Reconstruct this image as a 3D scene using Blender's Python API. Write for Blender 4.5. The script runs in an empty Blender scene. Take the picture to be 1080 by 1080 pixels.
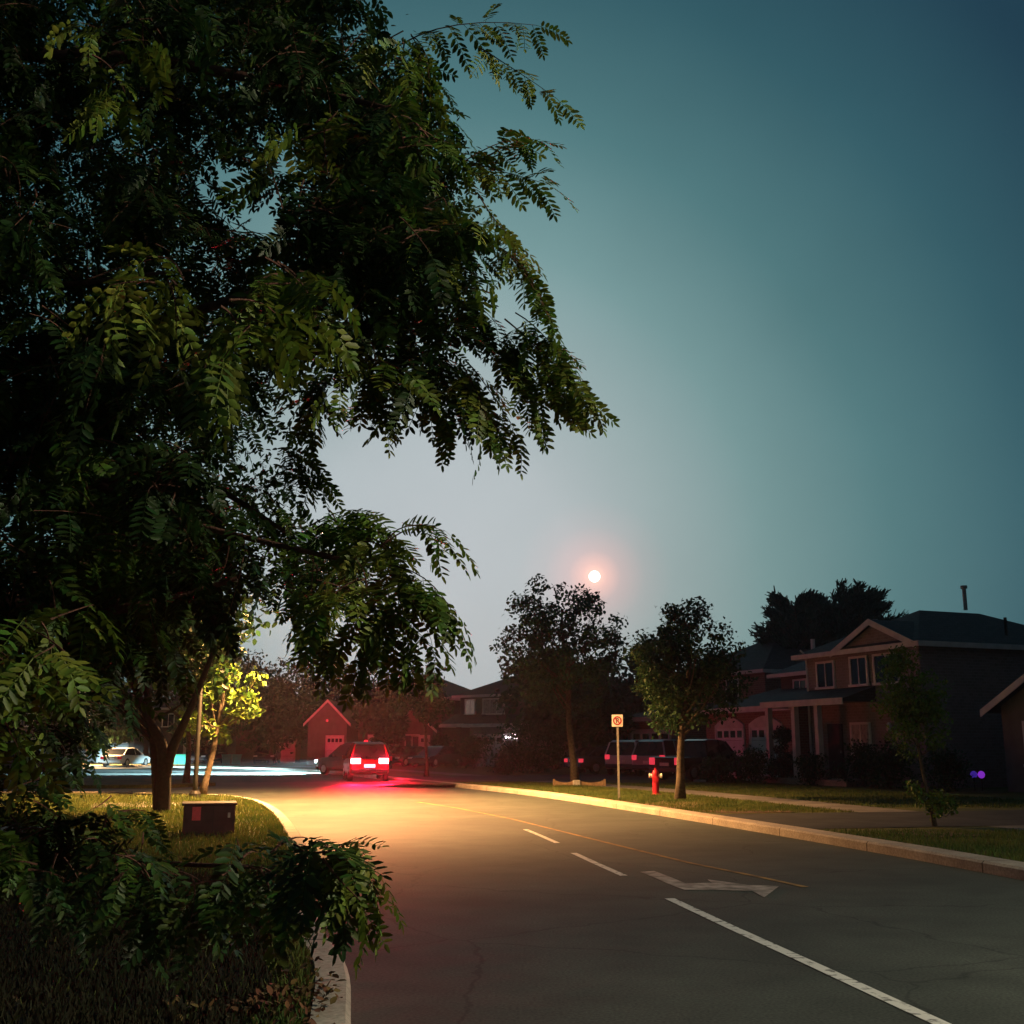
import bpy, math, random
import numpy as np
from mathutils import Vector, Matrix
R = math.radians
S = bpy.context.scene
COL = S.collection
# ------------------------------------------------------------------ camera
F = 1170.0; PITCH = 11.92; CAMZ = 1.6
cd = bpy.data.cameras.new("camera"); cam = bpy.data.objects.new("camera", cd); COL.objects.link(cam)
cd.sensor_width = 36.0; cd.lens = F / 1080.0 * 36.0; cd.clip_start = 0.05; cd.clip_end = 6000
cam.location = (0, 0, CAMZ); cam.rotation_euler = (R(90 + PITCH), 0, 0)
S.camera = cam
CP, SP = math.cos(R(PITCH)), math.sin(R(PITCH))
def ray(px, py):
    a = (px - 540) / F; b = (540 - py) / F
    return Vector((a, CP - b * SP, SP + b * CP))
def at(px, py, Y):
    d = ray(px, py); return Vector((0, 0, CAMZ)) + d * (Y / d.y)
def G(px, py, z=0.0):
    d = ray(px, py); t = (z - CAMZ) / d.z; return Vector((d.x * t, d.y * t, z))
# ------------------------------------------------------------------ world (dusk sky, brighter towards the low western glow and round the moon)
W = bpy.data.worlds.new("World"); S.world = W; W.use_nodes = True
wt = W.node_tree; wn, wl = wt.nodes, wt.links
for n in list(wn): wn.remove(n)
wout = wn.new('ShaderNodeOutputWorld'); wbg = wn.new('ShaderNodeBackground'); wl.new(wbg.outputs[0], wout.inputs[0])
wtc = wn.new('ShaderNodeTexCoord')
def lin(c):
    return tuple(((v / 255) / 12.92 if v / 255 <= 0.04045 else ((v / 255 + 0.055) / 1.055) ** 2.4) for v in c)
def wangle(d):
    d = Vector(d).normalized()
    vm = wn.new('ShaderNodeVectorMath'); vm.operation = 'DOT_PRODUCT'; vm.inputs[1].default_value = d
    nrm = wn.new('ShaderNodeVectorMath'); nrm.operation = 'NORMALIZE'
    wl.new(wtc.outputs['Generated'], nrm.inputs[0]); wl.new(nrm.outputs[0], vm.inputs[0])
    ac = wn.new('ShaderNodeMath'); ac.operation = 'ARCCOSINE'; wl.new(vm.outputs['Value'], ac.inputs[0])
    return ac.outputs[0]
def wramp(val, scale, stops):
    m = wn.new('ShaderNodeMath'); m.operation = 'MULTIPLY'; m.inputs[1].default_value = scale; wl.new(val, m.inputs[0])
    r = wn.new('ShaderNodeValToRGB'); wl.new(m.outputs[0], r.inputs[0])
    e = r.color_ramp.elements
    while len(e) < len(stops): e.new(0.5)
    for i, (p, c) in enumerate(stops): e[i].position = p; e[i].color = (*c, 1)
    return r.outputs[0]
ang = wangle(ray(455, 600))
base = wramp(ang, 1 / math.pi, [(0.0, lin((190, 198, 203))), (7 / 180, lin((179, 190, 194))), (12 / 180, lin((150, 171, 173))), (17 / 180, lin((115, 150, 152))),
        (23 / 180, lin((80, 122, 127))), (30 / 180, lin((51, 92, 103))), (37 / 180, lin((31, 62, 79))), (60 / 180, lin((30, 54, 66))), (110 / 180, lin((32, 46, 55))), (1.0, lin((32, 42, 48)))])
MOON = (627, 608)
halo = wramp(wangle(ray(*MOON)), 180 / math.pi / 4.0, [(0.0, (0.9, 0.34, 0.16)), (0.16, (0.50, 0.12, 0.055)), (0.34, (0.20, 0.03, 0.015)), (0.65, (0.05, 0.005, 0.002)), (1.0, (0, 0, 0))])
nishi = wn.new('ShaderNodeTexSky'); nishi.sky_type = 'NISHITA'; nishi.sun_disc = False
nishi.sun_elevation = R(1.5); nishi.sun_rotation = R(4); nishi.dust_density = 4
def wadd(a, b, fac=1.0):
    m = wn.new('ShaderNodeMix'); m.data_type = 'RGBA'; m.blend_type = 'ADD'; m.inputs[0].default_value = fac
    wl.new(a, m.inputs[6]); wl.new(b, m.inputs[7]); return m.outputs[2]
cn = wn.new('ShaderNodeTexNoise'); cn.inputs['Scale'].default_value = 3.5; cn.inputs['Detail'].default_value = 5; wl.new(wtc.outputs['Generated'], cn.inputs['Vector'])
cm = wn.new('ShaderNodeMapRange'); cm.inputs[1].default_value = .3; cm.inputs[2].default_value = .7; cm.inputs[3].default_value = .93; cm.inputs[4].default_value = 1.06; wl.new(cn.outputs['Fac'], cm.inputs[0])
wl.new(cm.outputs[0], wbg.inputs[1])
wl.new(wadd(wadd(base, halo), nishi.outputs[0], 0.003), wbg.inputs[0]); wbg.inputs[1].default_value = 1.0
# moonlight
sd = bpy.data.lights.new("moonlight", 'SUN'); sd.energy = 0.02; sd.angle = R(0.5); sd.color = (1, 0.85, 0.7)
so = bpy.data.objects.new("moonlight", sd); COL.objects.link(so); so.rotation_euler = ray(*MOON).to_track_quat('Z', 'Y').to_euler()
S.view_settings.view_transform = 'Standard'; S.view_settings.look = 'None'; S.view_settings.exposure = 0; S.view_settings.gamma = 1
S.view_settings.use_curve_mapping = False
S.cycles.max_bounces = 6; S.cycles.volume_bounces = 0; S.cycles.transparent_max_bounces = 8
S.cycles.sample_clamp_indirect = 4
# ------------------------------------------------------------------ materials
def mat(name, color, rough=0.7, var=0.25, scale=8.0, color2=None, metal=0.0, bump=0.0, spec=0.3, emit=None, es=0.0, island=0.0, trans=0.0, wear=None, coord='Object', detail=4, r0=.35, r1=.65):
    m = bpy.data.materials.new(name); m.use_nodes = True; nt = m.node_tree; N, L = nt.nodes, nt.links
    b = N['Principled BSDF']; b.inputs['Roughness'].default_value = rough; b.inputs['Metallic'].default_value = metal
    b.inputs['Specular IOR Level'].default_value = spec
    tc = N.new('ShaderNodeTexCoord'); nz = N.new('ShaderNodeTexNoise'); nz.inputs['Scale'].default_value = scale; nz.inputs['Detail'].default_value = detail
    L.new(tc.outputs[coord], nz.inputs['Vector'])
    mx = N.new('ShaderNodeMix'); mx.data_type = 'RGBA'
    c2 = color2 or tuple(min(1, c * (1 + var)) for c in color); c1 = color if color2 else tuple(c * (1 - var) for c in color)
    mx.inputs[6].default_value = (*c1, 1); mx.inputs[7].default_value = (*c2, 1)
    rr = N.new('ShaderNodeValToRGB'); rr.color_ramp.elements[0].position = r0; rr.color_ramp.elements[1].position = r1
    L.new(nz.outputs['Fac'], rr.inputs[0]); L.new(rr.outputs[0], mx.inputs[0])
    out = mx.outputs[2]
    if island:
        g = N.new('ShaderNodeNewGeometry'); hs = N.new('ShaderNodeHueSaturation'); mr = N.new('ShaderNodeMapRange')
        mr.inputs[3].default_value = 1 - island; mr.inputs[4].default_value = 1 + island
        L.new(g.outputs['Random Per Island'], mr.inputs[0]); L.new(mr.outputs[0], hs.inputs['Value'])
        m2 = N.new('ShaderNodeMapRange'); m2.inputs[1].default_value = 0.0; m2.inputs[2].default_value = 1.0; m2.inputs[3].default_value = 0.46; m2.inputs[4].default_value = 0.54
        w2 = N.new('ShaderNodeTexWhiteNoise'); w2.noise_dimensions = '1D'; L.new(g.outputs['Random Per Island'], w2.inputs['W']); L.new(w2.outputs['Value'], m2.inputs[0]); L.new(m2.outputs[0], hs.inputs['Hue'])
        L.new(out, hs.inputs['Color']); out = hs.outputs[0]
    L.new(out, b.inputs['Base Color'])
    if bump:
        bp = N.new('ShaderNodeBump'); bp.inputs['Strength'].default_value = bump; bp.inputs['Distance'].default_value = 0.02
        n2 = N.new('ShaderNodeTexNoise'); n2.inputs['Scale'].default_value = scale * 6; n2.inputs['Detail'].default_value = 6; L.new(tc.outputs[coord], n2.inputs['Vector'])
        L.new(n2.outputs['Fac'], bp.inputs['Height']); L.new(bp.outputs[0], b.inputs['Normal'])
    if emit: b.inputs['Emission Color'].default_value = (*emit, 1); b.inputs['Emission Strength'].default_value = es
    if trans:
        t = N.new('ShaderNodeBsdfTranslucent'); L.new(out, t.inputs[0]); ms = N.new('ShaderNodeMixShader'); ms.inputs[0].default_value = trans
        L.new(b.outputs[0], ms.inputs[1]); L.new(t.outputs[0], ms.inputs[2]); L.new(ms.outputs[0], N['Material Output'].inputs[0])
    return m
def grain(mname, scale, amt, joint=0, crack=0):
    nt = M[mname].node_tree; N, L = nt.nodes, nt.links; b = N['Principled BSDF']; src = b.inputs['Base Color'].links[0].from_socket
    tc = N.new('ShaderNodeTexCoord'); nz = N.new('ShaderNodeTexNoise'); nz.inputs['Scale'].default_value = scale; nz.inputs['Detail'].default_value = 2; L.new(tc.outputs['Object'], nz.inputs['Vector'])
    mr = N.new('ShaderNodeMapRange'); mr.inputs[1].default_value = .3; mr.inputs[2].default_value = .7; mr.inputs[3].default_value = 1 - amt; mr.inputs[4].default_value = 1 + amt; L.new(nz.outputs['Fac'], mr.inputs[0]); f = mr.outputs[0]
    def mul(a, c):
        m = N.new('ShaderNodeMath'); m.operation = 'MULTIPLY'; L.new(a, m.inputs[0]); L.new(c, m.inputs[1]); return m.outputs[0]
    # blotches of older and newer surface
    n2 = N.new('ShaderNodeTexNoise'); n2.inputs['Scale'].default_value = 1.6; n2.inputs['Detail'].default_value = 8; L.new(tc.outputs['Object'], n2.inputs['Vector'])
    m2 = N.new('ShaderNodeMapRange'); m2.inputs[1].default_value = .3; m2.inputs[2].default_value = .7; m2.inputs[3].default_value = .82; m2.inputs[4].default_value = 1.16; L.new(n2.outputs['Fac'], m2.inputs[0]); f = mul(f, m2.outputs[0])
    if joint:
        sp = N.new('ShaderNodeSeparateXYZ'); L.new(tc.outputs['Object'], sp.inputs[0]); w = N.new('ShaderNodeMath'); w.operation = 'PINGPONG'; w.inputs[1].default_value = joint / 2; L.new(sp.outputs[1], w.inputs[0])
        m3 = N.new('ShaderNodeMapRange'); m3.inputs[1].default_value = .008; m3.inputs[2].default_value = .02; m3.inputs[3].default_value = .25; m3.inputs[4].default_value = 1; L.new(w.outputs[0], m3.inputs[0]); f = mul(f, m3.outputs[0])
    if crack:
        mp = N.new('ShaderNodeVectorMath'); mp.operation = 'ADD'; sc = N.new('ShaderNodeVectorMath'); sc.operation = 'SCALE'; sc.inputs['Scale'].default_value = .5; L.new(n2.outputs['Color'], sc.inputs[0]); L.new(tc.outputs['Object'], mp.inputs[0]); L.new(sc.outputs[0], mp.inputs[1])
        v = N.new('ShaderNodeTexVoronoi'); v.feature = 'DISTANCE_TO_EDGE'; v.inputs['Scale'].default_value = crack; L.new(mp.outputs[0], v.inputs['Vector'])
        m4 = N.new('ShaderNodeMapRange'); m4.inputs[1].default_value = .002; m4.inputs[2].default_value = .006; m4.inputs[3].default_value = .62; m4.inputs[4].default_value = 1; L.new(v.outputs['Distance'], m4.inputs[0]); f = mul(f, m4.outputs[0])
    vm = N.new('ShaderNodeVectorMath'); vm.operation = 'SCALE'; L.new(src, vm.inputs[0]); L.new(f, vm.inputs['Scale']); L.new(vm.outputs[0], b.inputs['Base Color'])
def brick_mat(name, c1, c2, mortar):
    m = bpy.data.materials.new(name); m.use_nodes = True; nt = m.node_tree; N, L = nt.nodes, nt.links; b = N['Principled BSDF']
    b.inputs['Roughness'].default_value = 0.85
    tc = N.new('ShaderNodeTexCoord'); sp = N.new('ShaderNodeSeparateXYZ'); ad = N.new('ShaderNodeMath'); cb = N.new('ShaderNodeCombineXYZ')
    L.new(tc.outputs['Object'], sp.inputs[0]); L.new(sp.outputs[0], ad.inputs[0]); L.new(sp.outputs[1], ad.inputs[1]); L.new(ad.outputs[0], cb.inputs[0]); L.new(sp.outputs[2], cb.inputs[1])
    br = N.new('ShaderNodeTexBrick'); br.inputs['Scale'].default_value = 2.2; br.inputs['Color1'].default_value = (*c1, 1); br.inputs['Color2'].default_value = (*c2, 1); br.inputs['Mortar'].default_value = (*mortar, 1)
    br.inputs['Mortar Size'].default_value = 0.02; L.new(cb.outputs[0], br.inputs['Vector']); L.new(br.outputs['Color'], b.inputs['Base Color'])
    return m
def shingle_mat(name, c):
    m = brick_mat(name, c, tuple(v * 0.6 for v in c), tuple(v * 0.35 for v in c)); return m
M = {}
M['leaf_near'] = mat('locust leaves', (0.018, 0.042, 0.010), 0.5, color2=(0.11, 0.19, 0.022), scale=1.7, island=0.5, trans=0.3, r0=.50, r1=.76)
M['leaf_lit'] = mat('locust leaves painted lit', (0.06, 0.12, 0.014), 0.5, color2=(0.17, 0.20, 0.03), scale=2.5, island=0.45, trans=0.3)  # brighter copy of the locust leaves, with lamplight put into the colour
M['leaf_dark'] = mat('dark leaves', (0.020, 0.060, 0.024), 0.6, color2=(0.038, 0.09, 0.028), scale=0.8, island=0.4, trans=0.3)
M['leaf_mid'] = mat('mid leaves', (0.03, 0.085, 0.045), 0.6, color2=(0.045, 0.12, 0.055), scale=0.8, island=0.4, trans=0.35)
M['leaf_maple'] = mat('maple leaves', (0.08, 0.15, 0.02), 0.5, color2=(0.12, 0.20, 0.03), scale=0.9, island=0.3, trans=0.25)
M['needle'] = mat('pine needles', (0.018, 0.045, 0.028), 0.6, scale=1.5, island=0.4)
M['dry_leaf'] = mat('dry leaves', (0.16, 0.07, 0.03), 0.8, color2=(0.10, 0.07, 0.03), scale=4, island=0.4)
M['bark_red'] = mat('reddish bark', (0.13, 0.06, 0.045), 0.9, 0.4, 18, bump=0.6)  # brown bark with the brake lights' red put into its colour
M['bark_silhouette'] = mat('silhouette bark', (0.018, 0.015, 0.012), 0.9, 0.4, 14, bump=0.6)  # darker copy of the bark; the backlit silhouette is put into its colour
M['bark'] = mat('grey brown bark', (0.085, 0.065, 0.048), 0.9, 0.4, 14, bump=0.6)
M['asphalt'] = mat('asphalt', (0.046, 0.054, 0.045), 0.8, color2=(0.074, 0.083, 0.069), scale=0.35, bump=0.25, spec=0.3, detail=12)
M['grass'] = mat('lawn', (0.045, 0.062, 0.014), 0.95, color2=(0.10, 0.10, 0.022), scale=0.9, bump=0.8, detail=10)
M['blade'] = mat('grass blades', (0.05, 0.095, 0.016), 0.7, color2=(0.12, 0.14, 0.03), scale=0.7, island=0.3, trans=0.3)
M['concrete'] = mat('kerb concrete', (0.40, 0.34, 0.28), 0.85, color2=(0.46, 0.40, 0.33), scale=2.0, bump=0.3, detail=10)
M['walk'] = mat('sidewalk concrete', (0.14, 0.13, 0.12), 0.9, color2=(0.20, 0.185, 0.17), scale=0.9, bump=0.3, detail=10)
M['drive'] = mat('driveway asphalt', (0.035, 0.035, 0.035), 0.9, 0.3, 1.2, bump=0.3)
M['soil'] = mat('bare soil', (0.13, 0.085, 0.055), 0.95, 0.4, 6, bump=0.6)
M['mark_w'] = mat('worn white paint', (0.17, 0.165, 0.15), 0.7, color2=(0.72, 0.70, 0.65), scale=11, detail=12, r0=.36, r1=.46)
M['mark_y'] = mat('worn yellow paint', (0.17, 0.11, 0.05), 0.8, color2=(0.40, 0.24, 0.075), scale=3, detail=10)
M['mark_a'] = mat('worn arrow paint', (0.16, 0.15, 0.13), 0.8, color2=(0.48, 0.42, 0.38), scale=5, detail=10)
M['brick_a'] = brick_mat('pink brown brick', (0.26, 0.13, 0.10), (0.19, 0.095, 0.075), (0.28, 0.24, 0.21))
M['brick_b'] = brick_mat('grey brown brick', (0.25, 0.20, 0.20), (0.19, 0.15, 0.15), (0.27, 0.25, 0.25))
M['brick_d'] = brick_mat('dark brick', (0.10, 0.06, 0.05), (0.07, 0.045, 0.04), (0.12, 0.10, 0.09))
M['siding'] = mat('grey siding', (0.15, 0.14, 0.135), 0.8, 0.15, 2)
M['shingle'] = shingle_mat('dark shingles', (0.05, 0.05, 0.055))
M['shingle_t'] = shingle_mat('blue grey shingles', (0.085, 0.11, 0.125))
M['trim'] = mat('pale trim', (0.66, 0.60, 0.58), 0.6, 0.1, 3)
M['trim_w'] = mat('white trim', (0.7, 0.7, 0.68), 0.5, 0.08, 3)
M['glass'] = mat('dark window glass', (0.015, 0.018, 0.022), 0.08, 0.2, 2, spec=0.6)
M['curtain'] = mat('pale curtain behind glass', (0.35, 0.33, 0.31), 0.6, 0.3, 6)
M['garage'] = mat('white garage door', (0.76, 0.75, 0.75), 0.6, 0.08, 2)
M['metal'] = mat('galvanised metal', (0.38, 0.36, 0.34), 0.45, 0.2, 12, metal=0.6)
M['pole_dark'] = mat('dark painted pole', (0.010, 0.010, 0.010), 0.6, 0.3, 10)
M['white'] = mat('white enamel', (0.75, 0.73, 0.70), 0.45, 0.06, 10)
M['red'] = mat('red enamel', (0.36, 0.012, 0.03), 0.4, 0.15, 8)
M['black'] = mat('black enamel', (0.015, 0.015, 0.015), 0.5, 0.2, 8)
M['maroon'] = mat('dark painted steel', (0.045, 0.022, 0.022), 0.55, 0.3, 6)
M['pink'] = mat('faded red sticker', (0.75, 0.09, 0.10), 0.4, 0.08, 20, emit=(0.9, 0.05, 0.08), es=0.0)
M['stone'] = mat('pale edging stone', (0.5, 0.49, 0.46), 0.85, 0.2, 8, bump=0.4)
M['wood'] = mat('weathered timber', (0.32, 0.22, 0.13), 0.8, 0.3, 10, bump=0.3)
M['tyre'] = mat('tyre rubber', (0.015, 0.015, 0.015), 0.9, 0.2, 10)
M['rim'] = mat('alloy rim', (0.55, 0.54, 0.52), 0.35, 0.1, 8, metal=0.7)
M['car_white'] = mat('white car paint', (0.62, 0.62, 0.62), 0.25, 0.04, 3, spec=0.6)
M['car_silver'] = mat('silver car paint', (0.36, 0.37, 0.38), 0.3, 0.05, 3, spec=0.6, metal=0.3)
M['car_black'] = mat('black car paint', (0.012, 0.013, 0.016), 0.2, 0.1, 3, spec=0.6)
M['car_dark'] = mat('dark grey car paint', (0.045, 0.047, 0.055), 0.25, 0.1, 3, spec=0.6)
M['car_red'] = mat('red lit car body', (0.20, 0.01, 0.02), 0.3, 0.1, 3, spec=0.5)  # red brake glow on the body is put into this colour
M['brake'] = mat('lit brake lamp', (0.5, 0.02, 0.02), 0.4, emit=(1, 0.16, 0.18), es=34)
M['red_fill_lamp'] = mat('added red lamp', (0.5, 0.02, 0.02), 0.4, emit=(1, 0.02, 0.04), es=1.5)
M['plate_lit'] = mat('lit number plate', (0.6, 0.6, 0.7), 0.4, emit=(0.9, 0.65, 1.0), es=2.2)
M['tail'] = mat('unlit tail lamp', (0.45, 0.02, 0.03), 0.25, spec=0.7, emit=(1, 0.05, 0.08), es=0.12)  # faint emission stands in for light reflected in the unlit lens
M['tail_glow'] = mat('glowing red lens', (0.45, 0.02, 0.03), 0.3, emit=(1, 0.05, 0.09), es=0.7)  # on parked vehicles this emission stands in for reflected light
M['headlamp'] = mat('lit headlamp', (0.8, 0.8, 0.8), 0.3, emit=(0.75, 0.95, 1), es=30)
M['lens'] = mat('clear lamp lens', (0.6, 0.6, 0.6), 0.2, spec=0.7)
M['lamp_on'] = mat('lit street lamp lens', (0.9, 0.8, 0.6), 0.4, emit=(1, 0.72, 0.42), es=25)
M['porch_on'] = mat('lit porch lamp', (0.9, 0.9, 0.9), 0.4, emit=(1, 0.9, 0.95), es=7)
M['window_on'] = mat('faintly lit curtain', (0.4, 0.35, 0.3), 0.6, emit=(0.8, 0.55, 0.45), es=0.11)
M['purple'] = mat('lit purple globe', (0.3, 0.05, 0.6), 0.4, emit=(0.42, 0.05, 1.0), es=0.45)
M['violet'] = mat('lit violet globe', (0.5, 0.05, 0.6), 0.4, emit=(0.12, 0.05, 0.9), es=0.2)
M['teal_lit'] = mat('teal light colour', (0.05, 0.45, 0.32), 0.5, 0.1, 4)
M['moon'] = mat('moon surface', (0.6, 0.55, 0.5), 1.0, emit=(1, 0.86, 0.72), es=7)
grain('asphalt', 45, .38, crack=.3); grain('concrete', 30, .22, joint=3.0); grain('walk', 30, .2, joint=1.5); grain('grass', 14, .45); grain('drive', 45, .3)
# ------------------------------------------------------------------ mesh helpers
class MB:
    def __init__(s): s.v = []; s.f = []; s.smooth = False
    def add(s, vs, fs):
        o = len(s.v); s.v += [tuple(v) for v in vs]; s.f += [tuple(i + o for i in f) for f in fs]; return s
    def box(s, x0, x1, y0, y1, z0, z1):
        return s.add([(x0, y0, z0), (x1, y0, z0), (x1, y1, z0), (x0, y1, z0), (x0, y0, z1), (x1, y0, z1), (x1, y1, z1), (x0, y1, z1)],
              [(0, 3, 2, 1), (4, 5, 6, 7), (0, 1, 5, 4), (1, 2, 6, 5), (2, 3, 7, 6), (3, 0, 4, 7)])
    def tube(s, pts, rad, n=8, cap=True):
        pts = [Vector(p) for p in pts]
        if not hasattr(rad, '__len__'): rad = [rad] * len(pts)
        o = len(s.v); up = None
        for i, p in enumerate(pts):
            t = (pts[min(i + 1, len(pts) - 1)] - pts[max(i - 1, 0)]).normalized()
            if up is None: up = t.orthogonal().normalized()
            up = (up - t * up.dot(t)).normalized(); bn = t.cross(up)
            for k in range(n):
                a = 2 * math.pi * k / n; s.v.append(tuple(p + (up * math.cos(a) + bn * math.sin(a)) * rad[i]))
        for i in range(len(pts) - 1):
            for k in range(n):
                a = o + i * n + k; b = o + i * n + (k + 1) % n; s.f.append((a, b, b + n, a + n))
        if cap: s.f.append(tuple(o + k for k in range(n))[::-1]); s.f.append(tuple(o + (len(pts) - 1) * n + k for k in range(n)))
        return s
    def lathe(s, prof, n=16, c=(0, 0, 0), axis='z'):
        o = len(s.v)
        for r, z in prof:
            for k in range(n):
                a = 2 * math.pi * k / n; x, y = r * math.cos(a), r * math.sin(a)
                p = (x, y, z) if axis == 'z' else ((x, z, y) if axis == 'y' else (z, x, y))
                s.v.append((p[0] + c[0], p[1] + c[1], p[2] + c[2]))
        for i in range(len(prof) - 1):
            for k in range(n):
                a = o + i * n + k; b = o + i * n + (k + 1) % n; s.f.append((a, b, b + n, a + n))
        s.f.append(tuple(o + k for k in range(n))); s.f.append(tuple(o + (len(prof) - 1) * n + k for k in range(n)))
        return s
    def prism(s, poly, z0, z1, ax='z'):
        n = len(poly)
        def P(a, b, c): return (a, b, c) if ax == 'z' else ((a, c, b) if ax == 'y' else (c, a, b))
        return s.add([P(a, b, z0) for a, b in poly] + [P(a, b, z1) for a, b in poly],
              [tuple(range(n))[::-1], tuple(range(n, 2 * n))] + [(i, (i + 1) % n, (i + 1) % n + n, i + n) for i in range(n)])
    def build(s, name, m, parent=None, smooth=False, bevel=0.0, **props):
        me = bpy.data.meshes.new(name); me.from_pydata(s.v, [], s.f); me.validate(); me.update()
        import bmesh
        bm = bmesh.new(); bm.from_mesh(me); bmesh.ops.recalc_face_normals(bm, faces=bm.faces); bm.to_mesh(me); bm.free()
        me.materials.append(M[m] if isinstance(m, str) else m)
        if smooth: me.polygons.foreach_set('use_smooth', [True] * len(me.polygons))
        o = bpy.data.objects.new(name, me); COL.objects.link(o)
        if parent: o.parent = parent
        if bevel:
            b = o.modifiers.new('bevel', 'BEVEL'); b.width = bevel; b.segments = 2; b.limit_method = 'ANGLE'
        for k, v in props.items(): o[k] = v
        return o
def tag(o, label=None, cat=None, group=None, kind=None):
    if label: o['label'] = label
    if cat: o['category'] = cat
    if group: o['group'] = group
    if kind: o['kind'] = kind
    return o
def thing(name, label, cat, loc, rz=0, group=None):
    o = bpy.data.objects.new(name, None); COL.objects.link(o); o.location = loc; o.rotation_euler = (0, 0, rz); o.empty_display_size = 0.2
    return tag(o, label, cat, group)
def copy_tree(o, parent=None):
    c = o.copy(); COL.objects.link(c)
    if parent: c.parent = parent
    for ch in list(o.children): copy_tree(ch, c)
    return c
def np_mesh(name, V, Q, m, parent=None, smooth=False):
    me = bpy.data.meshes.new(name); V = np.asarray(V, np.float32); Q = np.asarray(Q, np.int32)
    k = Q.shape[1]
    me.vertices.add(len(V)); me.vertices.foreach_set('co', V.ravel())
    me.loops.add(Q.size); me.loops.foreach_set('vertex_index', Q.ravel())
    me.polygons.add(len(Q)); me.polygons.foreach_set('loop_start', np.arange(0, Q.size, k, dtype=np.int32)); me.polygons.foreach_set('loop_total', np.full(len(Q), k, np.int32))
    me.update(calc_edges=True); me.materials.append(M[m])
    o = bpy.data.objects.new(name, me); COL.objects.link(o)
    if parent: o.parent = parent
    return o
def catmull(P, n=10):
    P = [Vector(p) for p in P]; out = []
    for i in range(len(P) - 1):
        a, b, c, d = P[max(i - 1, 0)], P[i], P[i + 1], P[min(i + 2, len(P) - 1)]
        for k in range(n):
            t = k / n; out.append(0.5 * ((2 * b) + (c - a) * t + (2 * a - 5 * b + 4 * c - d) * t * t + (3 * b - a - 3 * c + d) * t ** 3))
    return out + [P[-1]]
def offset(P, d):   # to the right of travel
    out = []
    for i, p in enumerate(P):
        t = (P[min(i + 1, len(P) - 1)] - P[max(i - 1, 0)]).normalized(); out.append(Vector((p.x + t.y * d, p.y - t.x * d)))
    return out
def sheet(name, A, B, z, m, kind='structure', zb=None):
    mb = MB(); n = len(A)
    mb.add([(p.x, p.y, z) for p in A] + [(p.x, p.y, z if zb is None else zb) for p in B], [(i, i + 1, n + i + 1, n + i) for i in range(n - 1)])
    return mb.build(name, m, kind=kind)
def flat(name, pts, z, m, kind='structure'):
    from mathutils.geometry import tessellate_polygon
    v = [Vector((p[0], p[1], z)) for p in pts]; mb = MB(); mb.add(v, tessellate_polygon([v])); return mb.build(name, m, kind=kind)
# ------------------------------------------------------------------ ground, road, kerbs
RK = catmull([(9.6, -40), (8.9, -20), (8.3, -5), (7.5, 5), (6.3, 13.7), (5.1, 20), (2.6, 30.5), (0, 39.5), (-4.9, 51.8), (-10.2, 66), (-16.5, 78), (-27, 86), (-45, 90), (-90, 92), (-220, 93)], 12)
LK = catmull([(-0.1, -40), (-0.2, -20), (-0.35, 0), (-0.95, 7), (-1.75, 10.5), (-3.2, 17.9), (-5.6, 27.4), (-7.6, 33), (-9.6, 35.6), (-13, 37), (-20, 37.5), (-90, 38), (-220, 38)], 12)
RK = [Vector((p.x, p.y)) for p in RK]; LK = [Vector((p.x, p.y)) for p in LK]
MB().add([(-3000, -1500, -0.05), (3000, -1500, -0.05), (3000, 4000, -0.05), (-3000, 4000, -0.05)], [(0, 1, 2, 3)]).build('ground', 'grass', kind='structure')
road_poly = list(LK) + list(reversed(RK))
flat('road', road_poly, 0.0, 'asphalt')
def kerb(name, K, side, w=.22):
    a, b = K, offset(K, w * side)
    mb = MB(); n = len(a)
    rows = [[(p.x, p.y, -0.03) for p in a], [(p.x + 0.0, p.y, 0.12) for p in a], [(p.x, p.y, 0.15) for p in offset(K, 0.03 * side)], [(p.x, p.y, 0.15) for p in b], [(p.x, p.y, -0.03) for p in b]]
    for r_ in rows: mb.v += r_
    for j in range(4):
        for i in range(n - 1): mb.f.append((j * n + i, j * n + i + 1, (j + 1) * n + i + 1, (j + 1) * n + i))
    return mb.build(name, 'concrete', kind='structure')
kerb('kerb_right', RK, 1, .42); kerb('kerb_left', LK, -1)
VZ = 0.125
RO = offset(RK, 0.22); 
lawnr = [(p.x, p.y) for p in RO] + [(-220, 300), (300, 300), (300, -40)]
flat('lawn_right', lawnr, VZ, 'grass')
LO = offset(LK, -0.22)
flat('lawn_left', [(p.x, p.y) for p in LO] + [(-220, -40)], VZ, 'grass')
# right-hand pavement
sheet('pavement', offset(RK, 4.1), offset(RK, 5.6), VZ + 0.006, 'walk')
# driveway crossings over the verge (dark asphalt)
def crossing(Y0, Y1, d1, m='drive', flare=0.6, z=VZ + 0.010):
    seg = [i for i, p in enumerate(RK) if Y0 <= p.y <= Y1 and p.x > -20]
    A = [offset(RK, 0.24)[i] for i in seg]; B = [offset(RK, d1)[i] for i in seg]
    sheet('driveway', A, B, z, m)
crossing(20.5, 25.3, 16); crossing(47, 57, 14); crossing(10.0, 13.3, 12)
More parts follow.
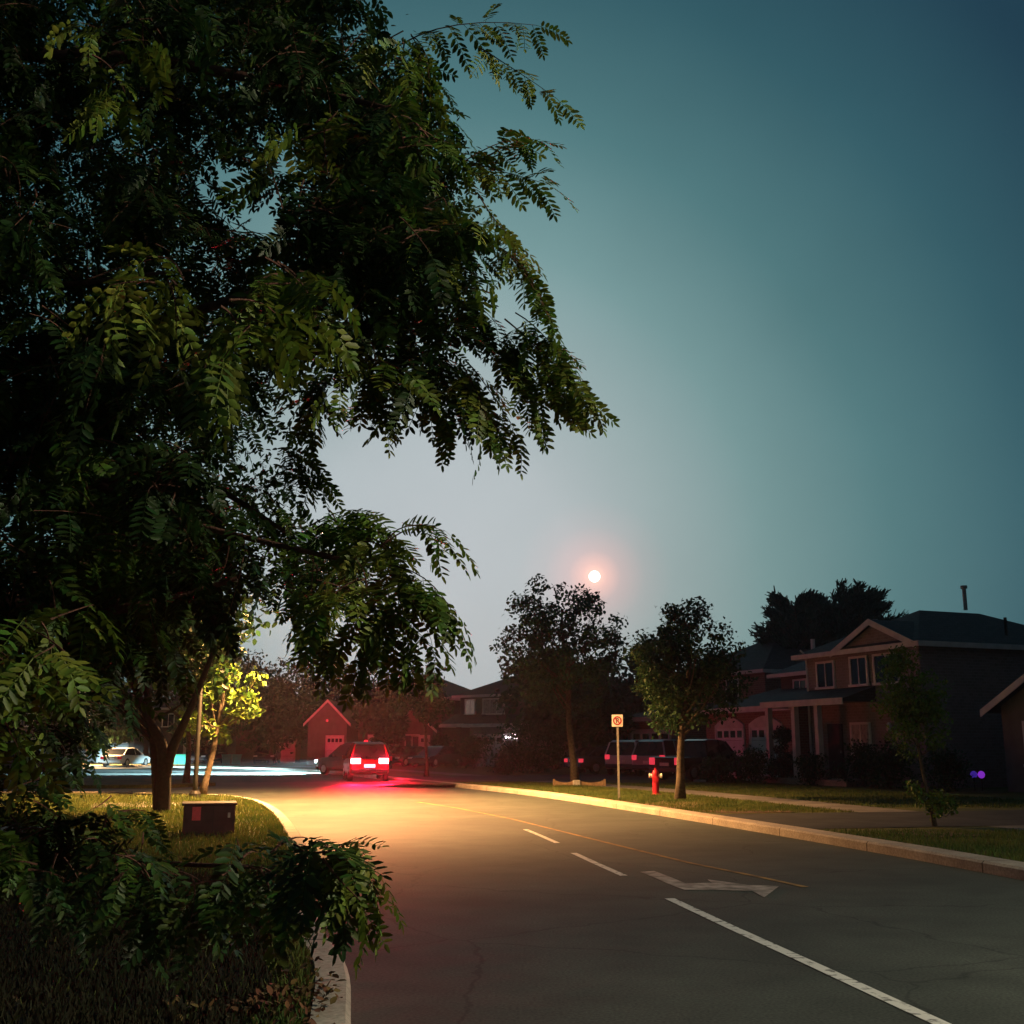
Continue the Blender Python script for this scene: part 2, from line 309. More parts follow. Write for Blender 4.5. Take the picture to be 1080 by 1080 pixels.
# grass island between the side street and the far road
isl = [(-13.5, 44.5), (-12.2, 47), (-13.5, 51), (-18, 53.5), (-30, 56), (-120, 57), (-120, 43.5), (-20, 43.6)]
MB().prism(isl, -0.02, 0.13).build('grass_island', 'grass', kind='structure')
ic = [(-14.0, 43.9), (-11.8, 47), (-13.2, 51.4)]
M['painted_shade'] = mat('shade painted on ground', (0.004, 0.004, 0.003), 0.95, color2=(0.022, 0.018, 0.011), scale=3.0, bump=0.9, detail=12)  # dark ground colour standing in for the crown's shade
shade_edge = [(x - .45 - .12 * math.sin(y * 2.3) - .06 * math.sin(y * 5.1), y) for x, y in [(p.x, p.y) for p in LK if 2 < p.y < 13.5]]
flat('shade_ground', shade_edge + [(-4.5, 14.2), (-9.5, 13.0), (-9.0, 2.0)], VZ + .012, 'painted_shade')
# lane markings from ground points
def strip(name, pts, w, m, z=0.006):
    P = [Vector((p.x, p.y)) for p in pts]; sheet(name, offset(P, -w / 2), offset(P, w / 2), z, m)
def gl(*p): return [G(x, y) for x, y in p]
strip('lane_line', gl((706, 948), (770, 978), (860, 1019), (985, 1077), (1090, 1126)), 0.11, 'mark_w')
strip('lane_dash', gl((605, 900), (631, 912), (658, 924)), 0.10, 'mark_w')
strip('lane_dash', gl((554, 875), (571, 882), (588, 889.5)), 0.10, 'mark_w')
strip('centre_line', gl((440, 846), (480, 852), (540, 864), (600, 879), (660, 894), (730, 911), (795, 924), (850, 936)), 0.09, 'mark_y')
arrow = gl((675, 920), (690, 919), (706, 925), (723, 932), (751, 931.5), (746, 928), (762, 930), (790, 934), (822, 935), (806, 947), (793, 940), (750, 939), (722, 939), (708, 934), (690, 926))
flat('road_arrow', [(p.x, p.y) for p in arrow], 0.006, 'mark_a')
# cracks / tar seams on the asphalt
M['tar'] = mat('tar seam', (0.025, 0.026, 0.022), 0.9, spec=.1)
rs = random.Random(4)
# bare soil patches beside the kerb
def patch(px, py, rx, ry, n=26, m='soil', seed=0):
    c = G(px, py, VZ); rr = random.Random(seed); ph = [rr.uniform(0, 6.28) for _ in range(3)]
    pts = []
    for k in range(n):
        a = 2 * math.pi * k / n; q = 1 + .15 * math.sin(2 * a + ph[0]) + .12 * math.sin(5 * a + ph[1]) + .07 * math.sin(9 * a + ph[2])
        pts.append((c.x + rx * q * math.cos(a), c.y + ry * q * math.sin(a)))
    flat('bare_soil', pts, VZ + 0.016, m)
patch(657, 846, 0.4, 0.8, seed=1); patch(712, 849, 0.8, 1.6, seed=2); patch(470, 825, 2.4, 3.2, seed=3); patch(985, 880, 0.8, 0.6, seed=5); patch(790, 856, 1.2, 0.6, seed=6)
patch(150, 849, 1.2, 1.6, m='walk', seed=8)
# ------------------------------------------------------------------ foliage builders
rng = np.random.default_rng(7)
def frames(D, rngx):
    """orthonormal frames whose X is D"""
    D = D / np.linalg.norm(D, axis=1, keepdims=True)
    U = np.tile(np.array([0, 0, 1.0]), (len(D), 1)) + rngx.normal(0, 0.35, D.shape)
    Yv = np.cross(U, D); Yv /= np.linalg.norm(Yv, axis=1, keepdims=True) + 1e-9
    Z = np.cross(D, Yv); return np.stack([D, Yv, Z], axis=2)   # columns
def frond_template(pairs, droop, seed):
    r = np.random.default_rng(seed); V = []; Q = []
    def pt(t): return np.array([t - 0.18 * droop * t * t, 0.0, -droop * t * t * 0.75])
    n = 5
    for i in range(n - 1):    # rachis
        a, b = pt(i / (n - 1)), pt((i + 1) / (n - 1)); w = 0.008; o = len(V)
        V += [a + [0, w, 0], a - [0, w, 0], b - [0, w * .8, 0], b + [0, w * .8, 0]]; Q.append((o, o + 1, o + 2, o + 3))
    def leaf(p, ang, ln, roll, dp):
        o = len(V); d = np.array([math.cos(ang), math.sin(ang), dp]); d /= np.linalg.norm(d); s = np.array([-math.sin(ang), math.cos(ang), roll]); s /= np.linalg.norm(s)
        w = ln * 0.19; up = np.array([0, 0, 0.05 * ln])
        V.extend([p, p + d * ln * .3 + s * w + up, p + d * ln * .75 + s * w * .85 + up, p + d * ln, p + d * ln * .75 - s * w * .85 + up, p + d * ln * .3 - s * w + up])
        Q.append((o, o + 1, o + 2, o + 3)); Q.append((o, o + 3, o + 4, o + 5))
    for i in range(pairs):
        t = 0.16 + 0.80 * i / (pairs - 1); ln = 0.235 * (0.75 + 0.5 * math.sin(math.pi * min(1, t * 0.95))) * r.uniform(.88, 1.08)
        for s in (-1, 1):
            leaf(pt(t), s * R(r.uniform(58, 76)) - s * 0.2 * t, ln, r.uniform(-.25, .25), r.uniform(-.35, .05) - .2 * droop)
    leaf(pt(1.0), r.uniform(-.2, .2), 0.2, 0, -.4)
    return np.array(V), np.array(Q)
TPL = [frond_template(p, d, i) for i, (p, d) in enumerate([(7, .15), (8, .35), (8, .6), (9, .45), (6, .25)])]
def fronds(pos, D, L, name, m, parent, rr):
    pos = np.asarray(pos); D = np.asarray(D); L = np.asarray(L); Fm = frames(D, rr); which = rr.integers(0, len(TPL), len(pos)); VV = []; QQ = []; o = 0
    for k, (tv, tq) in enumerate(TPL):
        i = np.where(which == k)[0]
        if not len(i): continue
        v = np.einsum('nij,vj->nvi', Fm[i], tv) * L[i, None, None] + pos[i, None, :]
        q = tq[None] + (np.arange(len(i)) * len(tv))[:, None, None] + o
        VV.append(v.reshape(-1, 3)); QQ.append(q.reshape(-1, 4)); o += len(i) * len(tv)
    return np_mesh(name, np.concatenate(VV), np.concatenate(QQ), m, parent)
def leaf_cloud(C, rad, n, size, rr, flat_=.8, aspect=.62):
    """n leaves per clump; four-cornered leaf shapes with random tilt"""
    P = []
    for c, r_, k in zip(C, rad, n):
        d = rr.normal(0, 1, (k, 3)); d /= np.linalg.norm(d, axis=1, keepdims=True); q = rr.uniform(0.15, 1, (k, 1)) ** .45 * r_ * (1 + .35 * rr.normal(0, 1, (k, 1)) * .5)
        d = d * q; d[:, 2] *= flat_; P.append(d + np.array(c))
    P = np.concatenate(P); N = len(P); D = rr.normal(0, 1, (N, 3)); D[:, 2] -= .45; Fm = frames(D, rr)
    L = size * rr.uniform(.6, 1.3, (N, 1, 1))
    T = np.array([(0, 0, 0), (.35, aspect * .5, .05), (.75, aspect * .38, .0), (1, 0, -.08), (.75, -aspect * .38, .0), (.35, -aspect * .5, .05)])
    V = np.einsum('nij,vj->nvi', Fm, T) * L + P[:, None, :]
    Q = np.array([(0, 1, 2, 3), (0, 3, 4, 5)])[None] + (np.arange(N) * 6)[:, None, None]
    return V.reshape(-1, 3), Q.reshape(-1, 4)
class Spray:
    """twigs carrying compound leaves"""
    def __init__(s, seed): s.rr = np.random.default_rng(seed); s.pos = []; s.D = []; s.L = []; s.twigs = MB()
    def twig(s, a, b, sag=0.12, fl=0.2, step=0.045, start=0.15, r=0.0035):
        rr = s.rr; a = np.array(a); b = np.array(b); ln = np.linalg.norm(b - a); n = 7
        side = rr.normal(0, 0.06 * ln, 3)
        pts = [a + (b - a) * t + np.array([0, 0, sag * ln * 4 * t * (1 - t) * .5]) + side * math.sin(math.pi * t) for t in np.linspace(0, 1, n)]
        s.twigs.tube(pts, [r * (1 - .7 * i / (n - 1)) for i in range(n)], 4, False)
        k = max(3, int(ln / step)); sg = 1
        for j in range(k):
            t = start + (1 - start) * (j + rr.uniform(0, .6)) / k; t = min(t, .999); f = t * (n - 1); i = int(f); p = pts[i] + (pts[i + 1] - pts[i]) * (f - i)
            tan = pts[i + 1] - pts[i]; tan /= np.linalg.norm(tan) + 1e-9
            sd = np.cross(tan, [0, 0, 1.0]); sd /= np.linalg.norm(sd) + 1e-9; sg = -sg
            d = tan * rr.uniform(.2, .8) + sd * sg * rr.uniform(.5, 1.0) + np.array([0, 0, rr.uniform(-.95, .1)])
            s.pos.append(p); s.D.append(d); s.L.append(fl * rr.uniform(.65, 1.15))
        s.pos.append(pts[-1]); s.D.append(pts[-1] - pts[-2] + np.array([0, 0, -.02])); s.L.append(fl)
    def clump(s, c, rad, n, fl=0.2, step=0.045):
        c = np.array(c)
        for _ in range(n):
            d = s.rr.normal(0, 1, 3); d[2] *= .75; d /= np.linalg.norm(d); e = c + d * rad * s.rr.uniform(.6, 1.1) + np.array([0, 0, -.15 * rad])
            s.twig(c + s.rr.normal(0, rad * .2, 3), e, .15, fl, step)
    def build(s, parent, m='leaf_near'):
        fronds(s.pos, s.D, s.L, 'foliage', m, parent, s.rr); s.twigs.build('twigs', 'bark_red', parent)
def inside(x, y, P):
    c = False; j = len(P) - 1
    for i in range(len(P)):
        if (P[i][1] > y) != (P[j][1] > y) and x < (P[j][0] - P[i][0]) * (y - P[i][1]) / (P[j][1] - P[i][1]) + P[i][0]: c = not c
        j = i
    return c
# ---- the big near locust tree: its trunk stands just left of the picture
T0 = Vector((-3.5, 4.9, VZ))
loc = thing('locust_tree', 'large near tree with feathery compound leaves overhanging the left half and top of the view', 'tree', T0)
def wb(mb): # world verts -> local to T0
    mb.v = [(x - T0.x, y - T0.y, z - T0.z) for x, y, z in mb.v]; return mb
tr = MB(); tr.tube([(T0.x, T0.y, 0.05), (T0.x, T0.y, .3), (T0.x + .03, T0.y, 1.2), (T0.x - .02, T0.y + .05, 2.4), (T0.x + .05, T0.y + .1, 4), (T0.x + .2, T0.y + .2, 6), (T0.x + .5, T0.y + .3, 8)], [.26, .19, .165, .15, .12, .08, .03], 12)
wb(tr).build('trunk', 'bark_red', loc, smooth=True)
def limb(pts, r0, r1=0.008):
    P = catmull(pts, 6); n = len(P); mb = MB(); mb.tube(P, [r0 + (r1 - r0) * i / (n - 1) for i in range(n)], 7)
    return wb(mb).build('limb', 'bark_red', loc, smooth=True)
tk = lambda z: (T0.x, T0.y + .03, z)
limb([tk(1.9), at(-120, 430, 4.8), at(0, 390, 4.6), at(70, 372, 4.5), at(200, 330, 4.2), at(330, 300, 4.0), at(450, 330, 3.9)], .045)
limb([tk(1.6), at(-100, 545, 4.6), at(0, 530, 4.5), at(70, 517, 4.4), at(190, 500, 4.4), at(300, 560, 4.2)], .042)
limb([tk(2.0), at(-80, 480, 4.3), at(15, 487, 4.2), at(62, 492, 4.1), at(105, 512, 4.1), at(150, 536, 4.0), at(230, 560, 3.9), at(360, 590, 3.7)], .032)
limb([tk(1.3), at(-60, 655, 4.2), at(80, 647, 4.1), at(140, 640, 4.0), at(185, 630, 4.0), at(250, 610, 4.0)], .032)
limb([tk(3.0), at(-100, 100, 5), at(100, 60, 4.8), at(300, 90, 4.6), at(430, 120, 4.4)], .06)
limb([tk(3.4), at(-100, -100, 5), at(150, -60, 5), at(380, -20, 4.8)], .05)
limb([tk(2.2), at(-100, 300, 4.6), at(60, 300, 4.1), at(150, 290, 3.3), at(200, 285, 2.7)], .016, .003)
limb([tk(1.0), (-2.6, 4.3, 1.2), at(-60, 912, 4.0), at(80, 905, 3.8), at(200, 912, 3.5), at(290, 915, 3.0), at(350, 918, 2.45)], .016, .003)
POLY = [(-330, -260), (440, -260), (430, 0), (475, 90), (505, 180), (535, 270), (560, 340), (590, 400), (575, 440), (520, 450), (340, 440), (290, 462), (330, 520), (370, 560), (430, 600), (425, 650), (330, 680), (280, 640), (150, 690), (110, 790), (-330, 800)]
sp = Spray(11); rr = random.Random(21); n = 0
while n < 300:
    px, py = rr.uniform(-300, 600), rr.uniform(-230, 800); Y = rr.uniform(3.5, 6.6); r_ = rr.uniform(.2, .4); q = r_ * F / Y * .7
    if not all(inside(px + a * q, py + b * q, POLY) for a, b in ((1, 0), (-1, 0), (0, 1), (0, -1), (.7, .7), (.7, -.7))): continue
    if math.hypot(px - 255, py - 205) < 60: continue
    sp.clump(at(px, py, Y), r_, 8, .175, .055); n += 1
# denser inner leafage deeper in the crown
rin = np.random.default_rng(77); CI = []; RI = []
while len(CI) < 210:
    px, py = rr.uniform(-330, 470), rr.uniform(-230, 800); Y = rr.uniform(5.2, 8.2); r_ = rr.uniform(.28, .45); q = r_ * F / Y * .9
    if px > 330 and py > 330: continue
    if not all(inside(px + a * q, py + b * q, POLY) for a, b in ((1, 0), (-1, 0), (0, 1), (0, -1), (.7, .7), (.7, -.7))): continue
    if math.hypot(px - 255, py - 205) < 70: continue
    CI.append(tuple(at(px, py, Y) - T0)); RI.append(r_)
Vi, Qi = leaf_cloud(CI, RI, [420] * len(CI), .05, rin, 1.0, .45); np_mesh('inner_foliage', Vi, Qi, 'leaf_near', loc)
# brighter spray hanging in front
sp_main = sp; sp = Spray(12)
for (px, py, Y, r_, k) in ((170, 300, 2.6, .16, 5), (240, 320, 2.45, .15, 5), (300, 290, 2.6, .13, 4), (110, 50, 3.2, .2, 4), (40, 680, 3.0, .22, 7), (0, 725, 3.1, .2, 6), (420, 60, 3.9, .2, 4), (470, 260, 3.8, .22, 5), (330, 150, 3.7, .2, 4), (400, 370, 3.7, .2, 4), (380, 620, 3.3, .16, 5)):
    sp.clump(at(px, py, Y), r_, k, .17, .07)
# long outer twigs that make the ragged right edge
for (a, b, Ya, Yb) in (((430, 50), (590, 45), 4.3, 4.2), ((500, 45), (602, 120), 4.2, 4.1), ((480, 165), (600, 205), 4.2, 4.1), ((480, 185), (575, 160), 4.1, 4.1), ((440, 30), (470, 130), 4.2, 4.1),
    ((500, 200), (560, 270), 4.2, 4.0), ((520, 260), (600, 350), 4.1, 3.9), ((540, 330), (640, 432), 4.0, 3.9), ((540, 350), (610, 385), 4.1, 4.0), ((520, 360), (590, 450), 4.0, 3.9),
    ((480, 380), (540, 470), 4.0, 3.9), ((440, 390), (485, 460), 4.1, 4.0), ((390, 400), (420, 450), 4.1, 4.0), ((330, 410), (350, 460), 4.2, 4.1), ((560, 380), (615, 440), 4.0, 3.9), ((500, 390), (570, 465), 4.2, 4.0),
    ((400, 580), (485, 582), 3.4, 3.4), ((400, 600), (500, 665), 3.4, 3.3), ((430, 610), (475, 690), 3.4, 3.3), ((420, 600), (430, 680), 3.4, 3.3), ((380, 570), (440, 610), 3.5, 3.4), ((400, 620), (450, 690), 3.4, 3.3), ((300, 620), (360, 690), 3.6, 3.5),
    ((330, 560), (400, 560), 3.7, 3.6), ((380, 630), (400, 700), 3.5, 3.4), ((290, 500), (350, 520), 4.4, 4.3), ((340, 540), (385, 600), 3.9, 3.8), ((330, 590), (345, 670), 3.9, 3.8), ((300, 470), (345, 500), 4.4, 4.3), ((360, 550), (420, 585), 3.8, 3.6)):
    for _ in range(1 if a[0] in (430, 500) or a == (480, 165) else 2):
        sp.twig(at(a[0] + rr.uniform(-8, 8), a[1] + rr.uniform(-8, 8), Ya), at(b[0] - 18 + rr.uniform(-8, 4), b[1] - 14 + rr.uniform(-8, 4), Yb), .2, .16, .035, .1)
sp_lit = sp; sp = sp_main
# low drooping branch at the bottom left
for (px, py, Y, r_, k) in ((10, 870, 3.6, .2, 4), (60, 872, 3.6, .18, 4), (110, 885, 3.5, .16, 4), (150, 900, 3.2, .14, 4), (200, 932, 3.0, .11, 3), (90, 900, 3.2, .14, 3), (258, 915, 2.9, .10, 3), (305, 898, 2.6, .09, 4),
        (345, 905, 2.35, .07, 4), (30, 865, 4.0, .2, 5), (235, 930, 3.1, .10, 2), (120, 850, 4.2, .14, 4), (40, 905, 3.2, .15, 4), (135, 925, 3.0, .12, 3), (285, 925, 2.8, .09, 3), (0, 815, 4.2, .25, 7), (-5, 760, 4.4, .28, 7), (40, 765, 4.4, .2, 5), (25, 835, 4.0, .2, 5), (70, 740, 4.6, .2, 5), (-60, 800, 4.4, .3, 8), (-60, 870, 3.4, .25, 6), (-120, 860, 3.5, .3, 7), (168, 925, 3.4, .12, 3)):
    sp.clump(at(px, py, Y), r_, k, .15, .06)
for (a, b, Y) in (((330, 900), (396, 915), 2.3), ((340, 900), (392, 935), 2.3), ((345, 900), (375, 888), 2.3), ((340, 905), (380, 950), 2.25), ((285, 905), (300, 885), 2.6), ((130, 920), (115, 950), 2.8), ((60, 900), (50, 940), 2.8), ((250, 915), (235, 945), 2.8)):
    (sp_lit if a[0] > 320 else sp).twig(at(*a, Y), at(*b, Y), .2, .12, .035, .1)
for q_, m_ in ((sp_main, 'leaf_near'), (sp_lit, 'leaf_lit')):
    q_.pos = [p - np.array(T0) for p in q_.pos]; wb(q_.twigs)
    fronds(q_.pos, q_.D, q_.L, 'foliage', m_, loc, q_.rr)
sp_main.twigs.add(sp_lit.twigs.v, sp_lit.twigs.f); sp_main.twigs.build('twigs', 'bark_red', loc)
# ---- generic trees
def tree(name, label, base, H, crown, nclump, cr, nleaf, lsize, trunk_r=.12, m='leaf_dark', seed=0, lean=(0, 0), fork=None, group=None, bark='bark', bias=.6, limbs=True):
    """crown = (z_bottom, rx, ry, shape)"""
    rr = np.random.default_rng(seed + 100); zb, rx, ry, shape = crown
    t = thing(name, label, 'tree', (base[0], base[1], VZ), 0, group)
    C = []; zc = (zb + H) / 2; rz = (H - zb) / 2
    for k in range(nclump):
        d = rr.normal(0, 1, 3); d /= np.linalg.norm(d); q = rr.uniform(0, 1) ** (1 / 3) if bias == 0 else bias + (1 - bias) * rr.uniform(0, 1) ** .7
        c = np.array([d[0] * rx * q, d[1] * ry * q, zc + d[2] * rz * q])
        if shape == 'cone':
            f = (H - c[2]) / (H - zb); f = .22 + .85 * f; c[0] *= f; c[1] *= f
        if shape == 'vase':
            f = .7 + .5 * (c[2] - zb) / (H - zb); c[0] *= f; c[1] *= f
        tt = (c[2]) / H; c[0] += lean[0] * tt; c[1] += lean[1] * tt
        C.append(c)
    C.append(np.array([lean[0], lean[1], H - cr * .6])); rad = [cr * rr.uniform(.6, 1.25) for _ in C]
    n = [int(nleaf * (a / cr) ** 2 * rr.uniform(.7, 1.2)) + 3 for a in rad]
    V, Q = leaf_cloud(C, rad, n, lsize, rr)
    np_mesh('crown', V, Q, m, t)
    fz = fork or zb * .9
    mb = MB(); K = 9; top = H * .86
    pts = []; rad_ = []
    for i in range(K):
        z = top * i / (K - 1); f = z / H; pts.append((lean[0] * f + .04 * math.sin(z * 1.7 + seed), lean[1] * f + .04 * math.cos(z * 2.1 + seed), z)); rad_.append(trunk_r * (1.35 if i == 0 else 1) * (1 - .85 * f))
    mb.tube([(p[0], p[1], p[2] - (.05 if i == 0 else 0)) for i, p in enumerate(pts)], rad_, 9)
    mb.build('trunk', bark, t, smooth=True)
    if limbs:
        lb = MB()
        for c in C[::max(1, len(C) // 16)]:
            z0 = max(fz, c[2] - math.hypot(c[0], c[1]) * rr.uniform(.7, 1.2)); z0 = min(z0, top * .92); f = z0 / H; a = Vector((lean[0] * f, lean[1] * f, z0)); e = Vector(c)
            mid = a.lerp(e, .5) + Vector((0, 0, -.08 * (e - a).length)); r0 = trunk_r * (1 - .85 * f) * .55
            lb.tube(catmull([a, mid, e], 4), [r0 * (1 - .8 * i / 8) for i in range(9)], 5, False)
        lb.build('branches', bark, t, smooth=True)
    return t
def P2(px, py): p = G(px, py); return (p.x, p.y)
# airy street tree left of the sign
b1 = P2(606, 832)
tree('street_tree', 'airy round street tree with see-through crown below the moon', b1, 7.9, (2.6, 2.6, 2.6, 'round'), 165, .42, 62, .17, .15, 'leaf_mid', 1, lean=(-.5, 0), fork=2.3, bias=.25)
b2 = P2(716, 849)
tree('street_tree', 'dense dark street tree with trunk right of the red hydrant', b2, 5.6, (1.8, 1.75, 1.7, 'round'), 150, .36, 95, .12, .13, 'leaf_dark', 2, lean=(.55, 0), fork=1.8, bias=.2)
b3 = P2(986, 879)
yt = tree('young_tree', 'thin young tree with a leaning stem on the right verge', b3, 3.35, (1.15, .75, .7, 'round'), 60, .24, 100, .075, .04, 'leaf_maple', 3, lean=(-.28, .1), fork=1.1, bias=.1)
# suckers round its foot
rr_ = np.random.default_rng(5); V, Q = leaf_cloud([(x, y, z) for x, y, z in [(0, 0, .45), (.2, .1, .5), (-.18, 0, .55), (.05, -.1, .3), (.3, 0, .4), (-.3, .1, .7)]], [.2] * 6, [110] * 6, .08, rr_)
np_mesh('foliage', V, Q, 'leaf_maple', yt)
# big forked maple on the left corner
b4 = P2(170, 863)
tm = tree('maple_tree', 'big dark tree with a forked trunk behind the left foliage', b4, 8.2, (2.5, 2.7, 2.7, 'round'), 150, .75, 110, .19, .11, 'leaf_dark', 4, fork=1.5, bias=.15, lean=(-1.7, .3), bark='bark_silhouette')
fk = MB(); fk.tube(catmull([(0, 0, -.1), (0, 0, .8), (-.1, 0, 1.5), (-.55, 0, 2.3), (-1.2, .1, 3.6)], 5), [.20 - .007 * i for i in range(21)], 9); fk.tube(catmull([(0, 0, .6), (.15, 0, 1.4), (.55, 0, 2.4), (1.0, .1, 3.8)], 5), [.15 - .007 * i for i in range(16)], 9)
fk.build('fork', 'bark_silhouette', tm, smooth=True)
# lamp-lit sapling maple
b5 = P2(214, 843)
tree('young_maple', 'slim maple beside the lamp post with lamplit yellow green leaves', b5, 4.2, (1.8, 1.25, 1.1, 'round'), 24, .32, 40, .19, .11, 'leaf_maple', 5, lean=(.7, -.2), fork=2.0, bias=.3)
tree('slim_tree', 'thin dark trunk standing on the grass island between the two roads', P2(196, 829), 7.2, (2.6, 2.4, 2.2, 'round'), 50, .6, 70, .22, .12, 'leaf_dark', 6, bias=.2)
# red lit small tree right of the braking vehicle
tree('small_tree', 'small tree lit red beside the kerb right of the braking vehicle', P2(449, 822), 5.0, (2.6, 1.7, 1.6, 'round'), 34, .5, 60, .2, .11, 'leaf_dark', 7, bias=.2)
# background trees
BG = [(300, 106, 9.5, 5.5, 'rounded dark tree above the pale gabled house'), (345, 112, 10.5, 5.0, 'tall dark tree directly behind the pale gabled house'), (395, 100, 8.6, 4.6, 'bushy tree reddened by brake lights behind the vehicle'),
      (245, 112, 11.5, 6, 'dark tree behind the street at the lit roadside'), (190, 118, 11.5, 6.5, 'wide dark tree behind the pale sedan'), (125, 116, 12.0, 6, 'dark tree left of the pale sedan'), (60, 112, 11.0, 6, 'dark tree at the far left behind the second road'), (0, 112, 12, 6, 'dark tree at the left edge behind the second road'),
      (440, 112, 9.5, 4, 'dark tree behind the roof left of the twin windows'), (292, 96, 7.0, 3.4, 'low dark tree in front of the dark two storey house'), (225, 98, 7.2, 3.2, 'low dark tree on the far lawn behind the slim lamplit maple'), (405, 88, 6.2, 2.2, 'small dark tree right behind the braking vehicle'), (120, 98, 6.5, 2.8, 'low dark tree just left of the pale sedan'), (585, 76, 7.8, 3.6, 'dark broad tree behind the airy street tree'), (640, 82, 8.0, 4, 'dark broad tree above the parked vehicles'), (685, 80, 8.9, 2.6, 'loose small crown peeping between the two street trees'), (612, 66, 6.0, 2.8, 'low dark tree over the parked dark sedan')]
for i, (px, Y, H, rx, lab) in enumerate(BG):
    x = (px - 540) / F * Y
    tree('background_tree', lab, (x, Y), H, (1.2, rx, rx * .8, 'round'), 60, rx * .24, 75, .42, .22, 'leaf_dark', 20 + i, group='trees behind the houses', bias=.25, limbs=False)
# row of trees further off, one dark mass on the horizon
rrm = np.random.default_rng(9); C = []; rad = []
for k in range(240):
    x = rrm.uniform(-190, 190); C.append((x, 190 + rrm.uniform(-15, 15), rrm.uniform(1, 8 + 2.0 * math.sin(x * .07)))); rad.append(rrm.uniform(2.5, 4.5))
V, Q = leaf_cloud(C, rad, [90] * len(C), 1.5, rrm); tag(np_mesh('distant_wood', V, Q, 'leaf_dark'), 'dark line of distant trees along the horizon', 'wood', kind='stuff')
# pines behind the right-hand houses
def pine(px, Y, ytop, rx, lab, seed):
    H = at(px, ytop, Y).z; x = (px - 540) / F * Y; rr = np.random.default_rng(seed); t = thing('pine_tree', lab, 'tree', (x, Y, VZ), 0, 'pines behind the right-hand houses')
    MB().tube([(0, 0, -.05), (.05, 0, H * .5), (0, 0, H * .93)], [.25, .16, .04], 8).build('trunk', 'bark', t, smooth=True)
    V = []; Q = []; lb = MB()
    for k in range(95):
        z = H * (.42 + .55 * rr.uniform() ** .8); f = (H - z) / (H * .58); ln = rx * (.28 + .8 * math.sin(min(1, f * 1.5 + .12) * 1.6)) * rr.uniform(.75, 1.1); a = rr.uniform(0, 6.28)
        d = np.array([math.cos(a), math.sin(a), .45]); o = np.array([0, 0, z - .3 * ln]); e = o + d * ln; lb.tube([o, o + d * ln * .5 - [0, 0, .06], e], [.05, .03, .012], 4, False)
        for j in range(130):
            q = rr.uniform(.25, 1.02); p = o + (e - o) * q + rr.normal(0, .13, 3); dd = d * .9 + rr.normal(0, .45, 3) + [0, 0, .35]; dd /= np.linalg.norm(dd); s = np.cross(dd, rr.normal(0, 1, 3)); s /= np.linalg.norm(s) + 1e-9
            w = .055; L_ = rr.uniform(.28, .5); i = len(V); V += [p - s * w, p + s * w, p + dd * L_ + s * w * .5, p + dd * L_ - s * w * .5]; Q.append((i, i + 1, i + 2, i + 3))
    np_mesh('crown', np.array(V), np.array(Q), 'needle', t); lb.build('branches', 'bark', t)
pine(840, 66, 628, 2.2, 'narrow dark pine left of the taller pines behind the roofs', 1); pine(893, 67, 618, 2.9, 'tallest dark pine standing behind the gabled brick house', 2); pine(866, 74, 632, 2.0, 'dark pine filling the gap between its two neighbours', 3); pine(918, 74, 636, 1.6, 'rightmost dark pine just above the gable peak', 4)
# ------------------------------------------------------------------ shrubs
def shrub(px, py, w, h, lab, seed, m='leaf_dark', ls=.11, n=90, name='shrub', cone=False, group=None):
    rr = np.random.default_rng(seed + 300); p = G(px, py, VZ); t = thing(name, lab, 'shrub', (p.x, p.y, VZ), 0, group)
    C = []; rad = []
    for k in range(16):
        z = rr.uniform(.12, .85) * h; f = (1.15 - z / h) if cone else math.sqrt(max(.1, 1 - (z / h) ** 2 * .8)); a = rr.uniform(0, 6.28); q = w * .32 * f * rr.uniform(.2, 1); C.append((q * math.cos(a), q * math.sin(a), z)); rad.append(w * .22 * (f * .6 + .4))
    V, Q = leaf_cloud(C, rad, [n] * 16, ls, rr); V[:, 2] = np.maximum(V[:, 2], 0.0); np_mesh('foliage', V, Q, m, t)
    mb = MB()
    for k in range(5):
        a = k * 1.3; mb.tube([(0, 0, -.05), (w * .15 * math.cos(a), w * .15 * math.sin(a), h * .6)], [.03, .012], 5, False)
    mb.build('stems', 'bark', t); return t
shrub(545, 814, 4.2, 3.0, 'tall rounded dark hedge shrub right of the lit porch lamps', 1, ls=.2, n=130)
shrub(500, 811, 3.6, 2.3, 'broad dark bush below the porch lamps', 2, ls=.2)
shrub(470, 808, 3.2, 2.4, 'dark bush right of the small reddened tree', 3, ls=.2)
shrub(530, 817, 1.8, 1.2, 'low olive green bush at the front of the hedge', 4, 'leaf_mid', .14)
shrub(575, 815, 3.6, 3.2, 'dark bush left of the parked dark sedan', 5, ls=.2, n=130)
shrub(826, 826, 1.9, 2.5, 'upright dark conifer shrub right of the garage', 6, 'needle', .12, 150, cone=True)
shrub(795, 826, 2.9, 1.35, 'mounded dark bush in front of the garage door', 7, ls=.12, n=120)
shrub(760, 826, 2.2, 1.0, 'low dark bush at the left of the garage bed', 8, ls=.12)
shrub(858, 828, 2.0, 1.2, 'low dark bush under the porch edge', 9, ls=.12)
shrub(912, 830, 2.3, 1.9, 'dark rounded bush beside the porch window', 10, ls=.12, n=130)
shrub(940, 832, 2.2, 1.8, 'dark bush in front of the corner of the brick house', 11, ls=.12, n=130)
shrub(745, 824, .9, .5, 'small green plant at the end of the edging stones', 12, 'leaf_mid', .1)
shrub(842, 824, .8, .5, 'small green plant between the edging stones', 13, 'leaf_mid', .1)
shrub(1000, 835, 2.4, 1.5, 'dark bush along the side wall of the brick house', 14, ls=.12)
